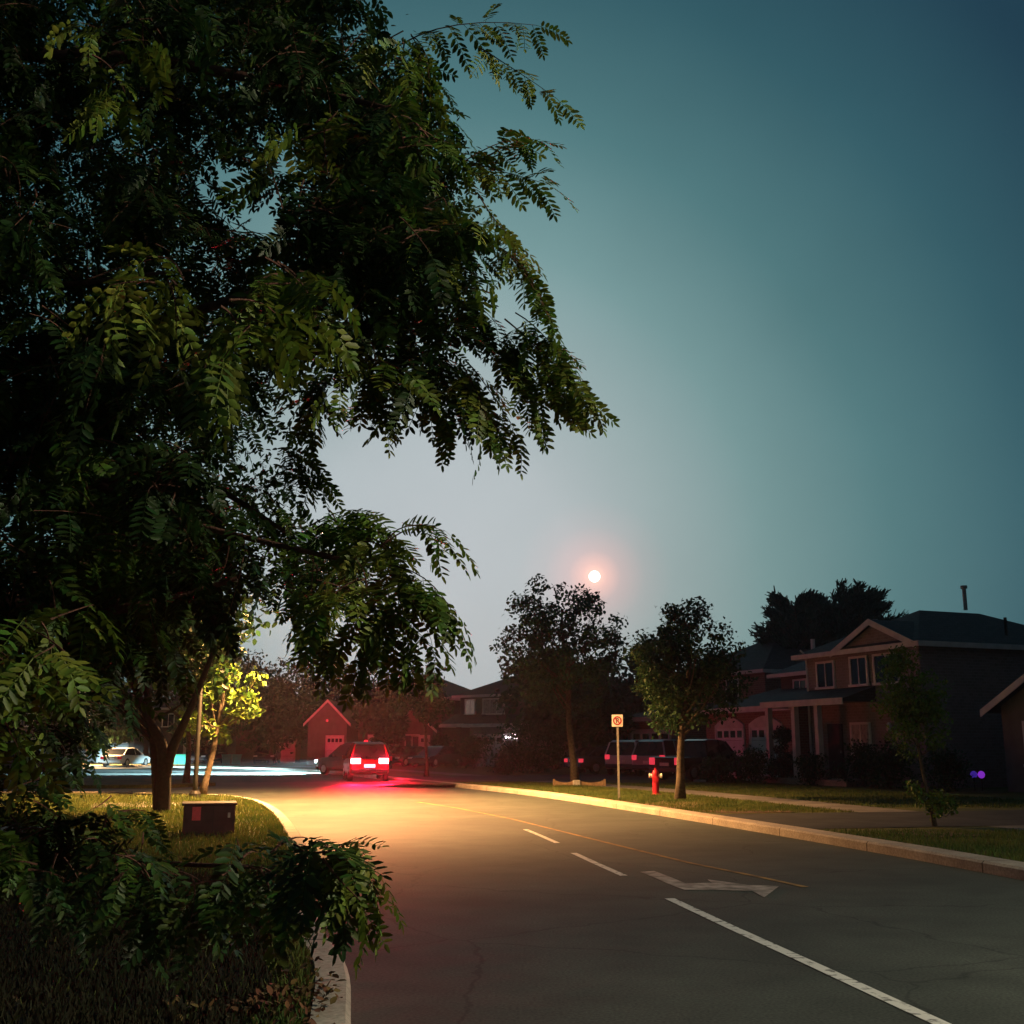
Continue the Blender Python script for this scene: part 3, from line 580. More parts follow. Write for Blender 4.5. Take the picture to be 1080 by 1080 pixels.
# ------------------------------------------------------------------ houses
def window(h, x0, x1, z0, z1, y=0.0, fm='trim_w', pm='glass', bars=1, label=None, hgt=.09):
    """y = facade plane (outside is -y)"""
    f = MB(); w = hgt
    f.box(x0 - w, x1 + w, y - .07, y - .002, z1, z1 + w).box(x0 - w - .04, x1 + w + .04, y - .12, y - .002, z0 - w, z0).box(x0 - w, x0, y - .07, y - .002, z0, z1).box(x1, x1 + w, y - .07, y - .002, z0, z1)
    for i in range(bars): xm = x0 + (x1 - x0) * (i + 1) / (bars + 1); f.box(xm - .025, xm + .025, y - .06, y - .035, z0, z1)
    fo = f.build('window', fm, h)
    if label: fo['label'] = label
    MB().box(x0, x1, y - .03, y - .003, z0, z1).build('pane', pm, fo)
def garage_door(h, x0, x1, z1, y, arch=True, rows=4):
    g = MB(); z = .02
    for r_ in range(rows): g.box(x0, x1, y - .05, y - .004, z + (z1 - z) * r_ / rows + .012, z + (z1 - z) * (r_ + 1) / rows)
    go = g.build('garage_door', 'garage', h)
    n = 4; wz0 = z1 - (z1 / rows) * .75
    for i in range(n):
        a = x0 + (x1 - x0) * (i + .15) / n; b = x0 + (x1 - x0) * (i + .85) / n; MB().box(a, b, y - .058, y - .051, wz0, z1 - .12).build('pane', 'glass', go)
    fr = MB(); fr.box(x0 - .12, x0, y - .09, y - .003, 0, z1).box(x1, x1 + .12, y - .09, y - .003, 0, z1)
    if arch:
        K = 12
        for i in range(K):
            t0, t1 = i / K, (i + 1) / K; f0, f1 = .35 * math.sin(math.pi * t0), .35 * math.sin(math.pi * t1); X0 = x0 - .12 + (x1 - x0 + .24) * t0; X1 = x0 - .12 + (x1 - x0 + .24) * t1
            fr.add([(X0, y - .09, z1), (X1, y - .09, z1), (X1, y - .09, z1 + .16 + f1), (X0, y - .09, z1 + .16 + f0), (X0, y - .003, z1), (X1, y - .003, z1), (X1, y - .003, z1 + .16 + f1), (X0, y - .003, z1 + .16 + f0)], [(0, 1, 2, 3), (4, 7, 6, 5), (3, 2, 6, 7), (0, 4, 5, 1)])
    else: fr.box(x0 - .12, x1 + .12, y - .09, y - .003, z1, z1 + .14)
    fr.build('frame', 'trim', go)
def hip(h, x0, x1, y0, y1, z, rise, ov=.45, m='shingle', fas='trim', name='roof', ridge=None):
    x0 -= ov; x1 += ov; y0 -= ov; y1 += ov; W_, D_ = x1 - x0, y1 - y0; q = min(W_, D_) / 2
    if ridge is not None: q = ridge
    if W_ >= D_: a, b = (x0 + q, (y0 + y1) / 2, z + rise), (x1 - q, (y0 + y1) / 2, z + rise); fs = [(0, 1, 5, 4), (1, 2, 5), (2, 3, 4, 5), (3, 0, 4), (0, 3, 2, 1)]
    else: a, b = ((x0 + x1) / 2, y0 + q, z + rise), ((x0 + x1) / 2, y1 - q, z + rise); fs = [(0, 1, 4), (1, 2, 5, 4), (2, 3, 5), (3, 0, 4, 5), (0, 3, 2, 1)]
    r_ = MB().add([(x0, y0, z), (x1, y0, z), (x1, y1, z), (x0, y1, z), a, b], fs).build(name, m, h)
    f = MB(); t = .17; e = .03
    f.box(x0 - e, x1 + e, y0 - e, y0, z - t, z + .02).box(x0 - e, x1 + e, y1, y1 + e, z - t, z + .02).box(x0 - e, x0, y0, y1, z - t, z + .02).box(x1, x1 + e, y0, y1, z - t, z + .02)
    f.build('fascia', fas, h); return r_
def gable_front(h, x0, x1, y0, y1, z, rise, ov=.35, m='shingle', wall='brick_b', fas='trim'):
    xm = (x0 + x1) / 2; k = rise / ((x1 - x0) / 2)
    MB().add([(x0, y0, z), (x1, y0, z), (xm, y0, z + rise), (x0, y1, z), (x1, y1, z), (xm, y1, z + rise)], [(0, 1, 2), (3, 5, 4), (0, 3, 4, 1), (0, 2, 5, 3), (1, 4, 5, 2)]).build('gable_wall', wall, h)
    X0, X1 = x0 - ov, x1 + ov; zz = z - ov * k; T_ = .1; r_ = MB()
    for s, xa in ((-1, X0), (1, X1)):
        r_.add([(xa, y0 - ov, zz + .01), (xm, y0 - ov, z + rise + .01), (xm, y1, z + rise + .01), (xa, y1, zz + .01), (xa, y0 - ov, zz + T_), (xm, y0 - ov, z + rise + T_), (xm, y1, z + rise + T_), (xa, y1, zz + T_)], [(0, 1, 2, 3), (4, 7, 6, 5), (0, 4, 5, 1), (3, 2, 6, 7), (0, 3, 7, 4)])
    r_.build('roof', m, h)
    f = MB(); d = .20
    for xa in (X0, X1):
        f.add([(xa, y0 - ov - .04, zz - d + .08), (xm, y0 - ov - .04, z + rise - d + .08), (xm, y0 - ov - .04, z + rise + T_ + .02), (xa, y0 - ov - .04, zz + T_ + .02), (xa, y0 - ov - .003, zz - d + .08), (xm, y0 - ov - .003, z + rise - d + .08), (xm, y0 - ov - .003, z + rise + T_ + .02), (xa, y0 - ov - .003, zz + T_ + .02)],
              [(0, 1, 2, 3), (4, 7, 6, 5), (3, 2, 6, 7), (0, 4, 5, 1), (0, 3, 7, 4), (1, 5, 6, 2)])
    f.build('bargeboard', fas, h)
def shed_roof(h, x0, x1, y0, y1, z0, z1, m='shingle', fas='trim'):
    MB().add([(x0, y0, z0), (x1, y0, z0), (x1, y1, z1), (x0, y1, z1), (x0, y0, z0 - .1), (x1, y0, z0 - .1), (x1, y1, z0 - .1), (x0, y1, z0 - .1)], [(0, 1, 2, 3), (4, 7, 6, 5), (0, 4, 5, 1), (1, 5, 6, 2), (0, 3, 7, 4), (3, 2, 6, 7)]).build('porch_roof', m, h)
    MB().box(x0 - .03, x1 + .03, y0 - .05, y0 - .003, z0 - .22, z0 + .03).box(x0 - .05, x0 - .003, y0, y1, z0 - .22, z0 + .03).build('fascia', fas, h)
def frame_from(a, b):
    """facade from point a (left, seen from the road) to b (right)"""
    d = Vector(b) - Vector(a); return math.atan2(d.y, d.x), d.length
def vent(h, x, y, z0, z1, name='vent_pipe', m='metal', r=.08):
    MB().tube([(x, y, z0), (x, y, z1 - .12)], r, 8).tube([(x, y, z1 - .12), (x, y, z1)], r * 1.7, 8).build(name, m, h)
# House B: gabled brick house
an, Lb = frame_from((12.4, 47.0), (14.9, 40.8))
hB = thing('brick_house', 'brown brick house with three upper windows under a pale trimmed gable', 'house', (12.4, 47.0, VZ), an)
MB().box(0, Lb, 0, 9.5, -.1, 5.2).build('wall', 'brick_b', hB)
hip(hB, 0, Lb + .0, .05, 9.5, 5.2, 1.7, .45, 'shingle', ridge=3.6)
gable_front(hB, 2.35, Lb - .05, -.06, 3.2, 5.21, .95, .3)
window(hB, .75, 1.75, 3.85, 4.8, 0); window(hB, 2.95, 3.85, 3.85, 4.85, -.06); window(hB, 4.35, 5.6, 3.85, 4.85, -.06)
shed_roof(hB, -1.1, 4.2, -1.6, -.002, 3.25, 3.75)
po = MB()
for x in (-.9, .9, 2.4): po.box(x - .11, x + .11, -1.5, -1.28, .0, 3.05)
for x in (-.9, .9, 2.4): MB().box(x - .11, x + .11, -1.5, -1.28, .0, 3.05).build('porch_post', 'trim', hB)
MB().box(-1.1, 4.2, -1.65, 0 - .003, -.1, .22).build('porch_floor', 'concrete', hB)
d_ = MB().box(1.2, 2.1, -.06, -.003, .22, 2.35).build('front_door', 'maroon', hB); MB().box(2.0, 2.05, -.11, -.062, 1.2, 1.3).build('handle', 'metal', d_)
window(hB, 2.7, 3.7, 1.2, 2.3, 0, pm='curtain')
MB().box(4.3, Lb + .05, -.35, -.003, 2.75, 3.1).build('brick_band', 'brick_a', hB)
wl_ = MB().lathe([(.03, 2.0), (.1, 2.05), (.12, 2.25), (.05, 2.35)], 10, (5.0, -.16, 0)).build('wall_lamp', 'lens', hB)
vent(hB, 4.1, 4.9, 6.9, 7.9); MB().tube([(6.0, 5, 5.5), (6.0, 5, 6.4)], .06, 6).build('plumbing_pipe', 'pole_dark', hB)
MB().tube([(.15, -.12, .1), (.15, -.12, 5.2), (.15, -.4, 5.4)], .045, 6).build('downpipe', 'trim_w', hB)
MB().tube([(-.3, .6, 4.4), (-.3, .6, 5.95)], .09, 10).build('flue_pipe', 'trim_w', hB)
# House A
an, La = frame_from((9.75, 55.0), (12.25, 47.9))
hA = thing('hip_roof_house', 'house with blue grey hipped roof and arched white garage doors', 'house', (9.75, 55.0, VZ), an)
MB().box(0, La - .5, 4.0, 12, -.1, 5.0).build('wall', 'brick_d', hA)
MB().box(-.6, La - .2, 0, 3.99, -.1, 3.05).build('garage_wall', 'brick_a', hA)
hip(hA, -.2, La - .3, 4.0, 12, 5.0, 2.0, .4, 'shingle_t')
shed_roof(hA, -.95, La - .1, -.4, 4.6, 3.2, 4.4)
garage_door(hA, .5, 2.9, 2.3, 0); garage_door(hA, 3.6, 6.0, 2.3, 0)
vent(hA, 3.0, 7.6, 6.4, 7.6); window(hA, 1.2, 2.2, 3.6, 4.6, 4.0); window(hA, 4.4, 5.6, 3.6, 4.6, 4.0)
# House C
an, Lc = frame_from((16.5, 38.0), (18.95, 31.6))
hC = thing('garage_gable_house', 'house cut by the right edge showing one sloping pale bargeboard', 'house', (16.5, 38.0, VZ), an)
MB().box(0, 6.4, 0, 7.5, -.1, 2.8).build('garage_wall', 'siding', hC); gable_front(hC, 0, 6.4, 0, 7.5, 2.8, 1.7, .45, wall='siding', fas='trim_w')
MB().box(-.5, 8, 7.51, 15, -.1, 5.2).build('wall', 'brick_b', hC); hip(hC, -.5, 8, 7.51, 15, 5.2, 2.0)
garage_door(hC, 2.3, 5.0, 2.2, 0, False); window(hC, 1.0, 1.6, .9, 2.2, 0, bars=0); vent(hC, 5, 11, 6.6, 7.6)
# House E
an, Le = frame_from((6.9, 67.5), (10.9, 59.0))
hE = thing('brick_house', 'brick house half hidden behind the two street trees and parked vehicles', 'house', (6.9, 67.5, VZ), an)
MB().box(0, Le, 3, 11, -.1, 5.5).build('wall', 'brick_a', hE); MB().box(0, Le * .6, 0, 2.99, -.1, 3.0).build('garage_wall', 'brick_a', hE)
hip(hE, 0, Le, 3, 11, 5.5, 2.1); shed_roof(hE, -.3, Le * .6 + .3, -.4, 3.0, 3.1, 3.9); garage_door(hE, .6, 4.6, 2.3, 0, False)
window(hE, 6.0, 7.0, 3.9, 5.1, 3); window(hE, 1.5, 2.7, 3.9, 5.1, 3); window(hE, 6.4, 8.0, 1.0, 2.4, 3); vent(hE, 5, 7, 7, 8)
# House D: twin windows and lit porch lamps
an, Ld = frame_from((-5.6, 85.5), (3.0, 78.5))
hD = thing('dark_house', 'dark house with twin curtained upper windows and bright porch lamps', 'house', (-5.6, 85.5, VZ), an)
MB().box(0, Ld, 2.5, 12, -.1, 5.3).build('wall', 'brick_d', hD); hip(hD, 0, Ld, 2.5, 12, 5.3, 2.4)
MB().box(3.2, Ld, 0, 2.49, -.1, 2.9).build('garage_wall', 'brick_b', hD); shed_roof(hD, 2.8, Ld + .3, -.4, 2.5, 3.05, 3.8); shed_roof(hD, -.4, 2.7, .6, 2.5, 3.1, 3.9)
window(hD, .6, 1.5, 3.9, 4.95, 2.5, pm='window_on', bars=1); window(hD, 2.4, 4.4, 3.9, 4.95, 2.5, pm='curtain', bars=2); garage_door(hD, 3.8, 6.4, 2.2, 0, False)
for x, s in ((6.85, .13), (7.5, .28)): MB().box(x - s, x + s, -.22, -.02, 2.0, 2.0 + s * 1.4).build('porch_lamp', 'porch_on', hD, bevel=.03)
# House D2
an, L2 = frame_from((-13.2, 97.0), (-5.8, 93.0))
h2 = thing('dark_house', 'dark hipped house behind the hanging leaf tip left of the twin windows', 'house', (-13.2, 97.0, VZ), an)
MB().box(0, L2, 0, 9, -.1, 5.4).build('wall', 'brick_d', h2); hip(h2, 0, L2, 0, 9, 5.4, 2.3); window(h2, 2.0, 3.0, 3.7, 4.9, 0, pm='curtain'); window(h2, 5.2, 6.4, 3.7, 4.9, 0); garage_door(h2, 1.2, 4.6, 2.3, 0, False)
# House F: pale gabled house behind the braking vehicle
def simple_house(pxa, pxb, Y, eave, rise, label, wall, gable=True, D=9, roof='shingle', name='house', yaw=0, win=2):
    xa, xb = (pxa - 540) / F * Y, (pxb - 540) / F * Y; h = thing(name, label, 'house', (xa, Y, VZ), yaw); w = xb - xa
    MB().box(0, w, 0, D, -.1, eave).build('wall', wall, h)
    if gable: gable_front(h, 0, w, -.003, D, eave + .003, rise, .35, roof, wall, 'trim')
    else: hip(h, 0, w, 0, D, eave, rise, .4, roof)
    garage_door(h, w * .5, w * .9, 2.2, 0, False)
    for k in range(win): x = w * (k + .5) / win; window(h, x - .5, x + .5, 1.2 if eave < 4 else eave - 1.7, 2.3 if eave < 4 else eave - .6, -.0 if x < w * .45 or eave >= 4 else -.06)
    return h
hF = simple_house(329, 369, 92, 3.5, 1.6, 'small pale gabled house front lit pink behind the red vehicle', 'siding', name='gabled_house', win=0)
hF_l = MB().lathe([(.02, 0), (.09, .04), (.11, .14), (.04, .22)], 10, (1.55, -.2, 3.4)).build('porch_lamp', 'tail_glow', hF)
simple_house(416, 458, 90, 2.9, 1.5, 'low pale house lit pink right of the braking vehicle', 'siding', gable=True, name='low_house', win=1)
simple_house(255, 322, 104, 5.0, 1.8, 'dark two storey house left of the small pale gable', 'brick_d', False, name='dark_house')
simple_house(165, 240, 106, 5.0, 2.0, 'dark house behind the pale sedan and fork of the tree', 'brick_d', False, name='dark_house')
simple_house(78, 150, 105, 5.0, 2.0, 'dark house with faint grey front at the left of the sedan', 'siding', False, name='dark_house')
simple_house(-30, 60, 104, 5.0, 2.0, 'dark house at the left edge beyond the lit road', 'brick_d', False, name='dark_house')
simple_house(560, 640, 88, 5.2, 2.2, 'dark house behind the airy street tree', 'brick_d', False, name='dark_house', yaw=R(-12))
# ------------------------------------------------------------------ vehicles
def vehicle(name, label, cat, loc, heading, paint, kind='suv', tail='tail', head='lens', plate='white', group=None, L=4.6, Wd=1.84, body_label=None):
    """local +X is the front"""
    t = thing(name, label, cat, (loc[0], loc[1], loc[2] if len(loc) > 2 else .02), heading, group); hw = Wd / 2; fx, rx = L / 2, -L / 2
    if kind == 'suv':
        low = [(rx, .45, .98), (rx + .15, .32, 1.02), (rx + 1.2, .26, 1.03), (0, .26, 1.02), (fx - 1.25, .28, 1.0), (fx - .35, .3, .92), (fx, .42, .74)]
        gh = [(rx + .05, 1.0, 0), (rx + .3, 1.02, .62), (rx + .6, 1.03, .70), (-.1, 1.02, .72), (fx - 2.05, 1.0, .64), (fx - 1.2, 1.0, 0)]
    elif kind == 'pickup':
        low = [(rx, .5, .98), (rx + .12, .4, 1.0), (rx + 1.6, .32, 1.0), (0, .3, 1.0), (fx - 1.2, .32, 1.02), (fx - .3, .32, .98), (fx, .45, .8)]
        gh = [(-.7, 1.0, 0), (-.6, 1.0, .66), (-.3, 1.0, .72), (.3, 1.0, .72), (.8, 1.0, .66), (1.35, 1.0, 0)]
    else:
        low = [(rx, .42, .86), (rx + .2, .3, .93), (rx + 1.0, .24, .93), (0, .22, .90), (fx - 1.3, .24, .88), (fx - .35, .26, .78), (fx, .36, .62)]
        gh = [(rx + .35, .92, 0), (rx + 1.0, .92, .42), (rx + 1.5, .91, .50), (0, .9, .52), (fx - 2.0, .89, .45), (fx - 1.15, .88, 0)]
    # lower body loft with tumblehome
    b = MB(); n = 8
    for x, z0, z1 in low:
        e = hw * (.90 if x in (rx, fx) else 1.0); zm = (z0 + z1) / 2
        sec = [(-e * .9, z0), (-e, z0 + .12), (-e, zm + .12), (-e * .95, z1), (e * .95, z1), (e, zm + .12), (e, z0 + .12), (e * .9, z0)]
        b.v += [(x, y, z) for y, z in sec]
    for i in range(len(low) - 1):
        for k in range(n): a = i * n + k; c = i * n + (k + 1) % n; b.f.append((a, c, c + n, a + n))
    b.f.append(tuple(range(n))); b.f.append(tuple((len(low) - 1) * n + k for k in range(n)))
    bo = b.build('body', paint, t, smooth=False, bevel=.04)
    if body_label: bo['label'] = body_label
    g = MB(); n = 4
    for x, zb, dz in gh:
        w1 = hw * .93; w2 = hw * (.93 - .22 * dz / .7); g.v += [(x, -w1, zb - .02), (x, -w2, zb + dz), (x, w2, zb + dz), (x, w1, zb - .02)]
    for i in range(len(gh) - 1):
        for k in range(n): a = i * n + k; c = i * n + (k + 1) % n; g.f.append((a, c, c + n, a + n))
    g.build('windows', 'glass', t, bevel=.02)
    # roof panel and pillars in paint
    rf = MB(); top = gh[1:-1]
    rf.add([(x, s * hw * (.93 - .22 * dz / .7), zb + dz + .012) for x, zb, dz in top for s in (-1, 1)] + [(x, s * hw * (.93 - .22 * dz / .7), zb + dz + .04) for x, zb, dz in top for s in (-.9, .9)],
        [(2 * i, 2 * i + 2, 2 * i + 3, 2 * i + 1) for i in range(len(top) - 1)] + [(2 * (len(top) + i), 2 * (len(top) + i) + 1, 2 * (len(top) + i) + 3, 2 * (len(top) + i) + 2) for i in range(len(top) - 1)]
        + [(2 * i, 2 * (len(top) + i), 2 * (len(top) + i) + 2, 2 * i + 2) for i in range(len(top) - 1)] + [(2 * i + 1, 2 * i + 3, 2 * (len(top) + i) + 3, 2 * (len(top) + i) + 1) for i in range(len(top) - 1)])
    for s in (-1, 1):
        for j in (0, len(gh) - 2):
            (xa, za, da), (xb, zb, db) = gh[j], gh[j + 1]
            rf.tube([(xa, s * hw * (.935 - .22 * da / .7), za + da), (xb, s * hw * (.935 - .22 * db / .7), zb + db + .01)], .04, 6)
        xm = (gh[2][0] + gh[3][0]) / 2 + .3; rf.tube([(xm, s * hw * .935, .95), (xm, s * hw * .715, gh[2][1] + gh[2][2])], .035, 6)
    rf.build('roof', paint, t)
    for sx in (fx - .85, rx + .85):
        for s in (-1, 1):
            w = thing('wheel', None, None, (sx, s * (hw - .1), .34)); w.parent = t
            MB().lathe([(.2, -.11), (.33, -.11), (.345, -.06), (.345, .06), (.33, .11), (.2, .11)], 20, axis='y').build('tyre', 'tyre', w, smooth=False)
            MB().lathe([(.04, s * .125), (.12, s * .12), (.2, s * .115), (.215, s * .09)], 14, axis='y').build('rim', 'rim', w)
    hz = 1.0 if kind != 'sedan' else .78
    for s in (-1, 1):
        y0, y1 = (s * hw * (.46 if tail == 'brake' else .66 if kind == 'suv' else .60), s * hw * .94)
        lo, hi = (hz - .16, hz + .08) if kind == 'suv' else ((hz - .28, hz + .02) if kind == 'pickup' else (hz - .12, hz + .07))
        MB().box(rx - .03, rx + .12, min(y0, y1), max(y0, y1), lo - .05, hi - .05).build('tail_light', tail, t, bevel=.02)
        MB().box(fx - .16, fx + .02, min(y0, y1), max(y0, y1), .58 if kind == 'sedan' else .66, .7 if kind == 'sedan' else .82).build('headlight', head, t, bevel=.02)
        MB().box(fx - 1.75, fx - 1.6, min(s * (hw - .02), s * (hw + .16)), max(s * (hw - .02), s * (hw + .16)), gh[-1][1] - .02, gh[-1][1] + .14).build('wing_mirror', paint, t, bevel=.03)
    MB().box(rx - .10, rx + .02, -hw * .9, hw * .9, .36, .56).build('rear_bumper', paint if kind == 'sedan' else 'car_dark', t, bevel=.04)
    MB().box(fx - .03, fx + .07, -hw * .86, hw * .86, .3, .5).build('front_bumper', paint if kind == 'sedan' else 'car_dark', t, bevel=.04)
    MB().box(rx - .045 - (.06 if kind == 'sedan' else 0), rx - .03 + .03, -.25, .25, .62, .76).build('number_plate', plate, t)
    MB().box(fx - .02, fx + .03, -.5, .5, .5, .66).build('grille', 'black', t)
    return t
# braking vehicle (rear towards us)
p = G(378, 824.5); hd = math.atan2(1, -.22)
suv = vehicle('parked_car', 'vehicle with glowing red brake lights stopped on the road', 'car', (p.x, p.y + 2.3), hd, 'car_red', 'suv', 'brake', 'headlamp', 'plate_lit')
suv.name = 'braking_suv'; suv['category'] = 'suv'
# dark car ahead facing left with headlights on
p2 = G(349, 820)
c2 = vehicle('dark_car', 'dark car left of the braking vehicle with its headlights on', 'car', (p2.x + .5, p2.y + 4.5), math.atan2(.9, -1), 'car_dark', 'suv', 'tail', 'headlamp')
def lamp(name, kind, loc, energy, color, size=.1, direction=None, spot=None, blend=.5, parent=None):
    l = bpy.data.lights.new(name, kind); l.energy = energy; l.color = color
    if kind == 'SPOT': l.spot_size = R(spot); l.spot_blend = blend; l.shadow_soft_size = size
    elif kind == 'POINT': l.shadow_soft_size = size
    o = bpy.data.objects.new(name, l); COL.objects.link(o); o.location = loc
    if direction is not None: o.rotation_euler = Vector(direction).to_track_quat('-Z', 'Y').to_euler()
    if parent: o.parent = parent
    return o
lamp('brake_glow', 'SPOT', (-2.5, -.7, 1.0), 13000, (1, .005, .03), .12, (-1, .07, -.16), 28, 1, suv); lamp('brake_glow', 'SPOT', (-2.5, .7, 1.0), 13000, (1, .005, .03), .12, (-1, .07, -.16), 28, 1, suv)
for k, dy in enumerate((-.25, 0, .25, .55, .95)): lamp('head_beam', 'SPOT', (2.42, .65 if k % 2 else -.65, .75), 300000, (.5, .88, 1), .1, (1, dy, -.17 * math.hypot(1, dy)), 23, .5, c2)
for y in (-.78, .78): lamp('brake_lamp_spill', 'POINT', (-2.43, y, .95), 380, (1, .01, .04), .1, parent=suv)
# added red spot and roof lamp, reddening trees and house fronts beyond
lamp('red_glow', 'SPOT', (0, 0, 2.1), 52000, (1, .012, .04), .2, (1, .0, .26), 44, 1, suv)
MB().lathe([(.10, 1.77), (.11, 1.81), (.08, 1.86), (.02, 1.88)], 14, (0, 0, 0)).build('red_fill_lamp', 'red_fill_lamp', suv)
# parked vehicles on the right-hand driveway
hr = math.atan2(.40, 1)
def park(px, py): q = G(px, py, VZ); return (q.x, q.y, VZ + .02)
def rear_at(px, Y, heading, L=4.6): # rear centre seen at px
    x = (px - 540) / F * Y; return (x + math.cos(heading) * L / 2, Y + math.sin(heading) * L / 2, VZ + .02)
vehicle('suv', 'pale suv parked with its pink lit tail beside the sign pole', 'suv', rear_at(652, 58.5, R(66)), R(66), 'car_white', 'suv', 'tail_glow')
vehicle('suv', 'silver suv parked between the pale and black vehicles', 'suv', rear_at(680, 55.5, R(60)), R(60), 'car_silver', 'suv', 'tail_glow')
vehicle('pickup_truck', 'black pickup truck parked behind the red hydrant', 'truck', rear_at(697, 49, R(42), 5.2), R(42), 'car_black', 'pickup', 'tail_glow', L=5.2)
vehicle('sedan', 'dark sedan parked behind the garden bed and tree trunk', 'sedan', rear_at(603, 61, R(30)), R(30), 'car_dark', 'sedan', 'tail_glow')
# far cars
vehicle('sedan', 'pale sedan parked across the far road lit by headlights', 'sedan', ((147 - 540) / F * 90, 89, .02), R(80), 'car_white', 'sedan', 'tail')
for i, (px, Y, hd_, pt, lab) in enumerate(((226, 97, 80, 'car_dark', 'dark car on a far driveway left of the teal-lit patches'), (288, 98, 95, 'car_dark', 'dark car on a driveway left of the pale gable'), (432, 84, 60, 'car_black', 'black car parked left of the small reddened tree trunk'), (462, 82, 60, 'car_dark', 'dark car parked right of the small reddened tree trunk'))):
    vehicle('sedan', lab, 'sedan', ((px - 540) / F * Y, Y, VZ + .02), R(hd_ + 180), pt, 'sedan', 'tail', 'lens', group='dark sedans on the far driveways')
vehicle('van', 'grey box van parked at the far left behind the leaves', 'van', ((45 - 540) / F * 62, 62, .02), R(0), 'siding', 'suv', 'tail', L=4.4)
# bin shapes on the far kerb, coloured turquoise to stand in for teal light
for i, (px, lab) in enumerate(((192, 'teal-lit patch nearest the forked trunk on the far kerb'), (200, 'teal-lit patch second from the forked trunk on the far kerb'), (246, 'teal-lit patch left of the pair on the bright far kerb'), (256, 'teal-lit patch right of the pair on the bright far kerb'))):
    Y = 95; t = thing('teal_patch', lab, 'bin', ((px - 540) / F * Y, Y, VZ), R(i * 9), 'teal-lit patches on the far kerb')
    MB().add([(-.3, -.25, 0), (.3, -.25, 0), (.3, .25, 0), (-.3, .25, 0), (-.38, -.33, .75), (.38, -.33, .75), (.38, .33, .75), (-.38, .33, .75)], [(0, 3, 2, 1), (4, 5, 6, 7), (0, 1, 5, 4), (1, 2, 6, 5), (2, 3, 7, 6), (3, 0, 4, 7)]).build('tub', 'teal_lit', t, bevel=.03)
    MB().box(-.42, .42, -.36, .36, .753, .81).build('lid', 'teal_lit', t, bevel=.02)
# ------------------------------------------------------------------ street furniture
def street_lamp(label, base, H, reach, yaw, energy, color, spot=150, tilt=(0, 0, -1), blend=.4, group=None):
    t = thing('street_lamp', label, 'street lamp', (base[0], base[1], VZ), yaw, group)
    MB().tube([(0, 0, -.05), (0, 0, .5), (0, 0, H)], [.085, .07, .05], 12).build('pole', 'pole_dark', t, smooth=True)
    MB().lathe([(.17, 0), (.17, .12), (.12, .2)], 12).build('base', 'pole_dark', t)
    MB().tube(catmull([(0, 0, H - .3), (reach * .35, 0, H + .02), (reach, 0, H + .1)], 6), .035, 8).build('arm', 'pole_dark', t, smooth=True)
    hd = MB().add([(reach - .1, -.1, H + .04), (reach + .55, -.16, H + .04), (reach + .55, .16, H + .04), (reach - .1, .1, H + .04), (reach - .05, -.06, H + .17), (reach + .45, -.1, H + .2), (reach + .45, .1, H + .2), (reach - .05, .06, H + .17)], [(0, 3, 2, 1), (4, 5, 6, 7), (0, 1, 5, 4), (1, 2, 6, 5), (2, 3, 7, 6), (3, 0, 4, 7)]).build('lamp_head', 'metal', t, bevel=.02)
    MB().lathe([(.02, -.07), (.09, -.05), (.13, 0)], 14, (reach + .3, 0, H + .035)).build('lens', 'lamp_on', hd)
    lamp('lamp_light', 'SPOT', (reach + .3, 0, H - .08), energy, color, .3, tilt, spot, blend, t)
    return t
LB = P2(205, 846)
street_lamp('dark street lamp post left of the slim maple lighting the road corner', LB, 7.6, 3.7, R(-18), 48000, (1, .49, .165), 140, (.06, -.02, -1), .5)
# second lamp, not itself seen; assumed from the warm light on the far road
street_lamp('assumed distant street lamp lighting the far road on the left', ((112 - 540) / F * 96, 93.8), 7.5, 3.2, R(-90), 60000, (1, .55, .24), 112, (0, 0, -1), .35)
street_lamp('assumed street lamp standing unseen behind the viewpoint on the near right verge', (11.4, 1.5), 7.0, 1.8, R(180), 4600, (1, .90, .64), 165, (.3, 0, -1), .5)  # assumed lamp out of view, added to light the near leaves, kerbs and verge
# no-parking sign
sb = P2(653, 848); st = thing('no_parking_sign', 'square no parking sign on a grey metal post', 'sign', (sb[0], sb[1], VZ), math.atan2(sb[1], sb[0]) - math.pi / 2 - R(10))
MB().box(-.03, .03, -.015, .015, -.1, 2.35).build('post', 'metal', st)
pl = MB().box(-.16, .16, -.03, -.018, 2.02, 2.36).build('sign_plate', 'white', st, bevel=.004)
rg = MB(); K = 28
for i in range(K):
    a, b_ = 2 * math.pi * i / K, 2 * math.pi * (i + 1) / K; q = lambda r_, t_, y: (r_ * math.cos(t_), y, 2.19 + r_ * math.sin(t_)); rg.add([q(.09, a, -.033), q(.125, a, -.033), q(.125, b_, -.033), q(.09, b_, -.033)], [(0, 1, 2, 3)])
rg.add([(-.09, -.0335, 2.265), (-.065, -.0335, 2.285), (.09, -.0335, 2.115), (.065, -.0335, 2.095)], [(0, 1, 2, 3)]); rg.build('ring_symbol', 'red', pl)
pm = MB().box(-.04, -.015, -.0325, -.031, 2.12, 2.26).box(-.014, .035, -.0325, -.031, 2.235, 2.26).box(-.014, .035, -.0325, -.031, 2.175, 2.2).box(.02, .045, -.0325, -.031, 2.201, 2.234).build('letter', 'black', pl)
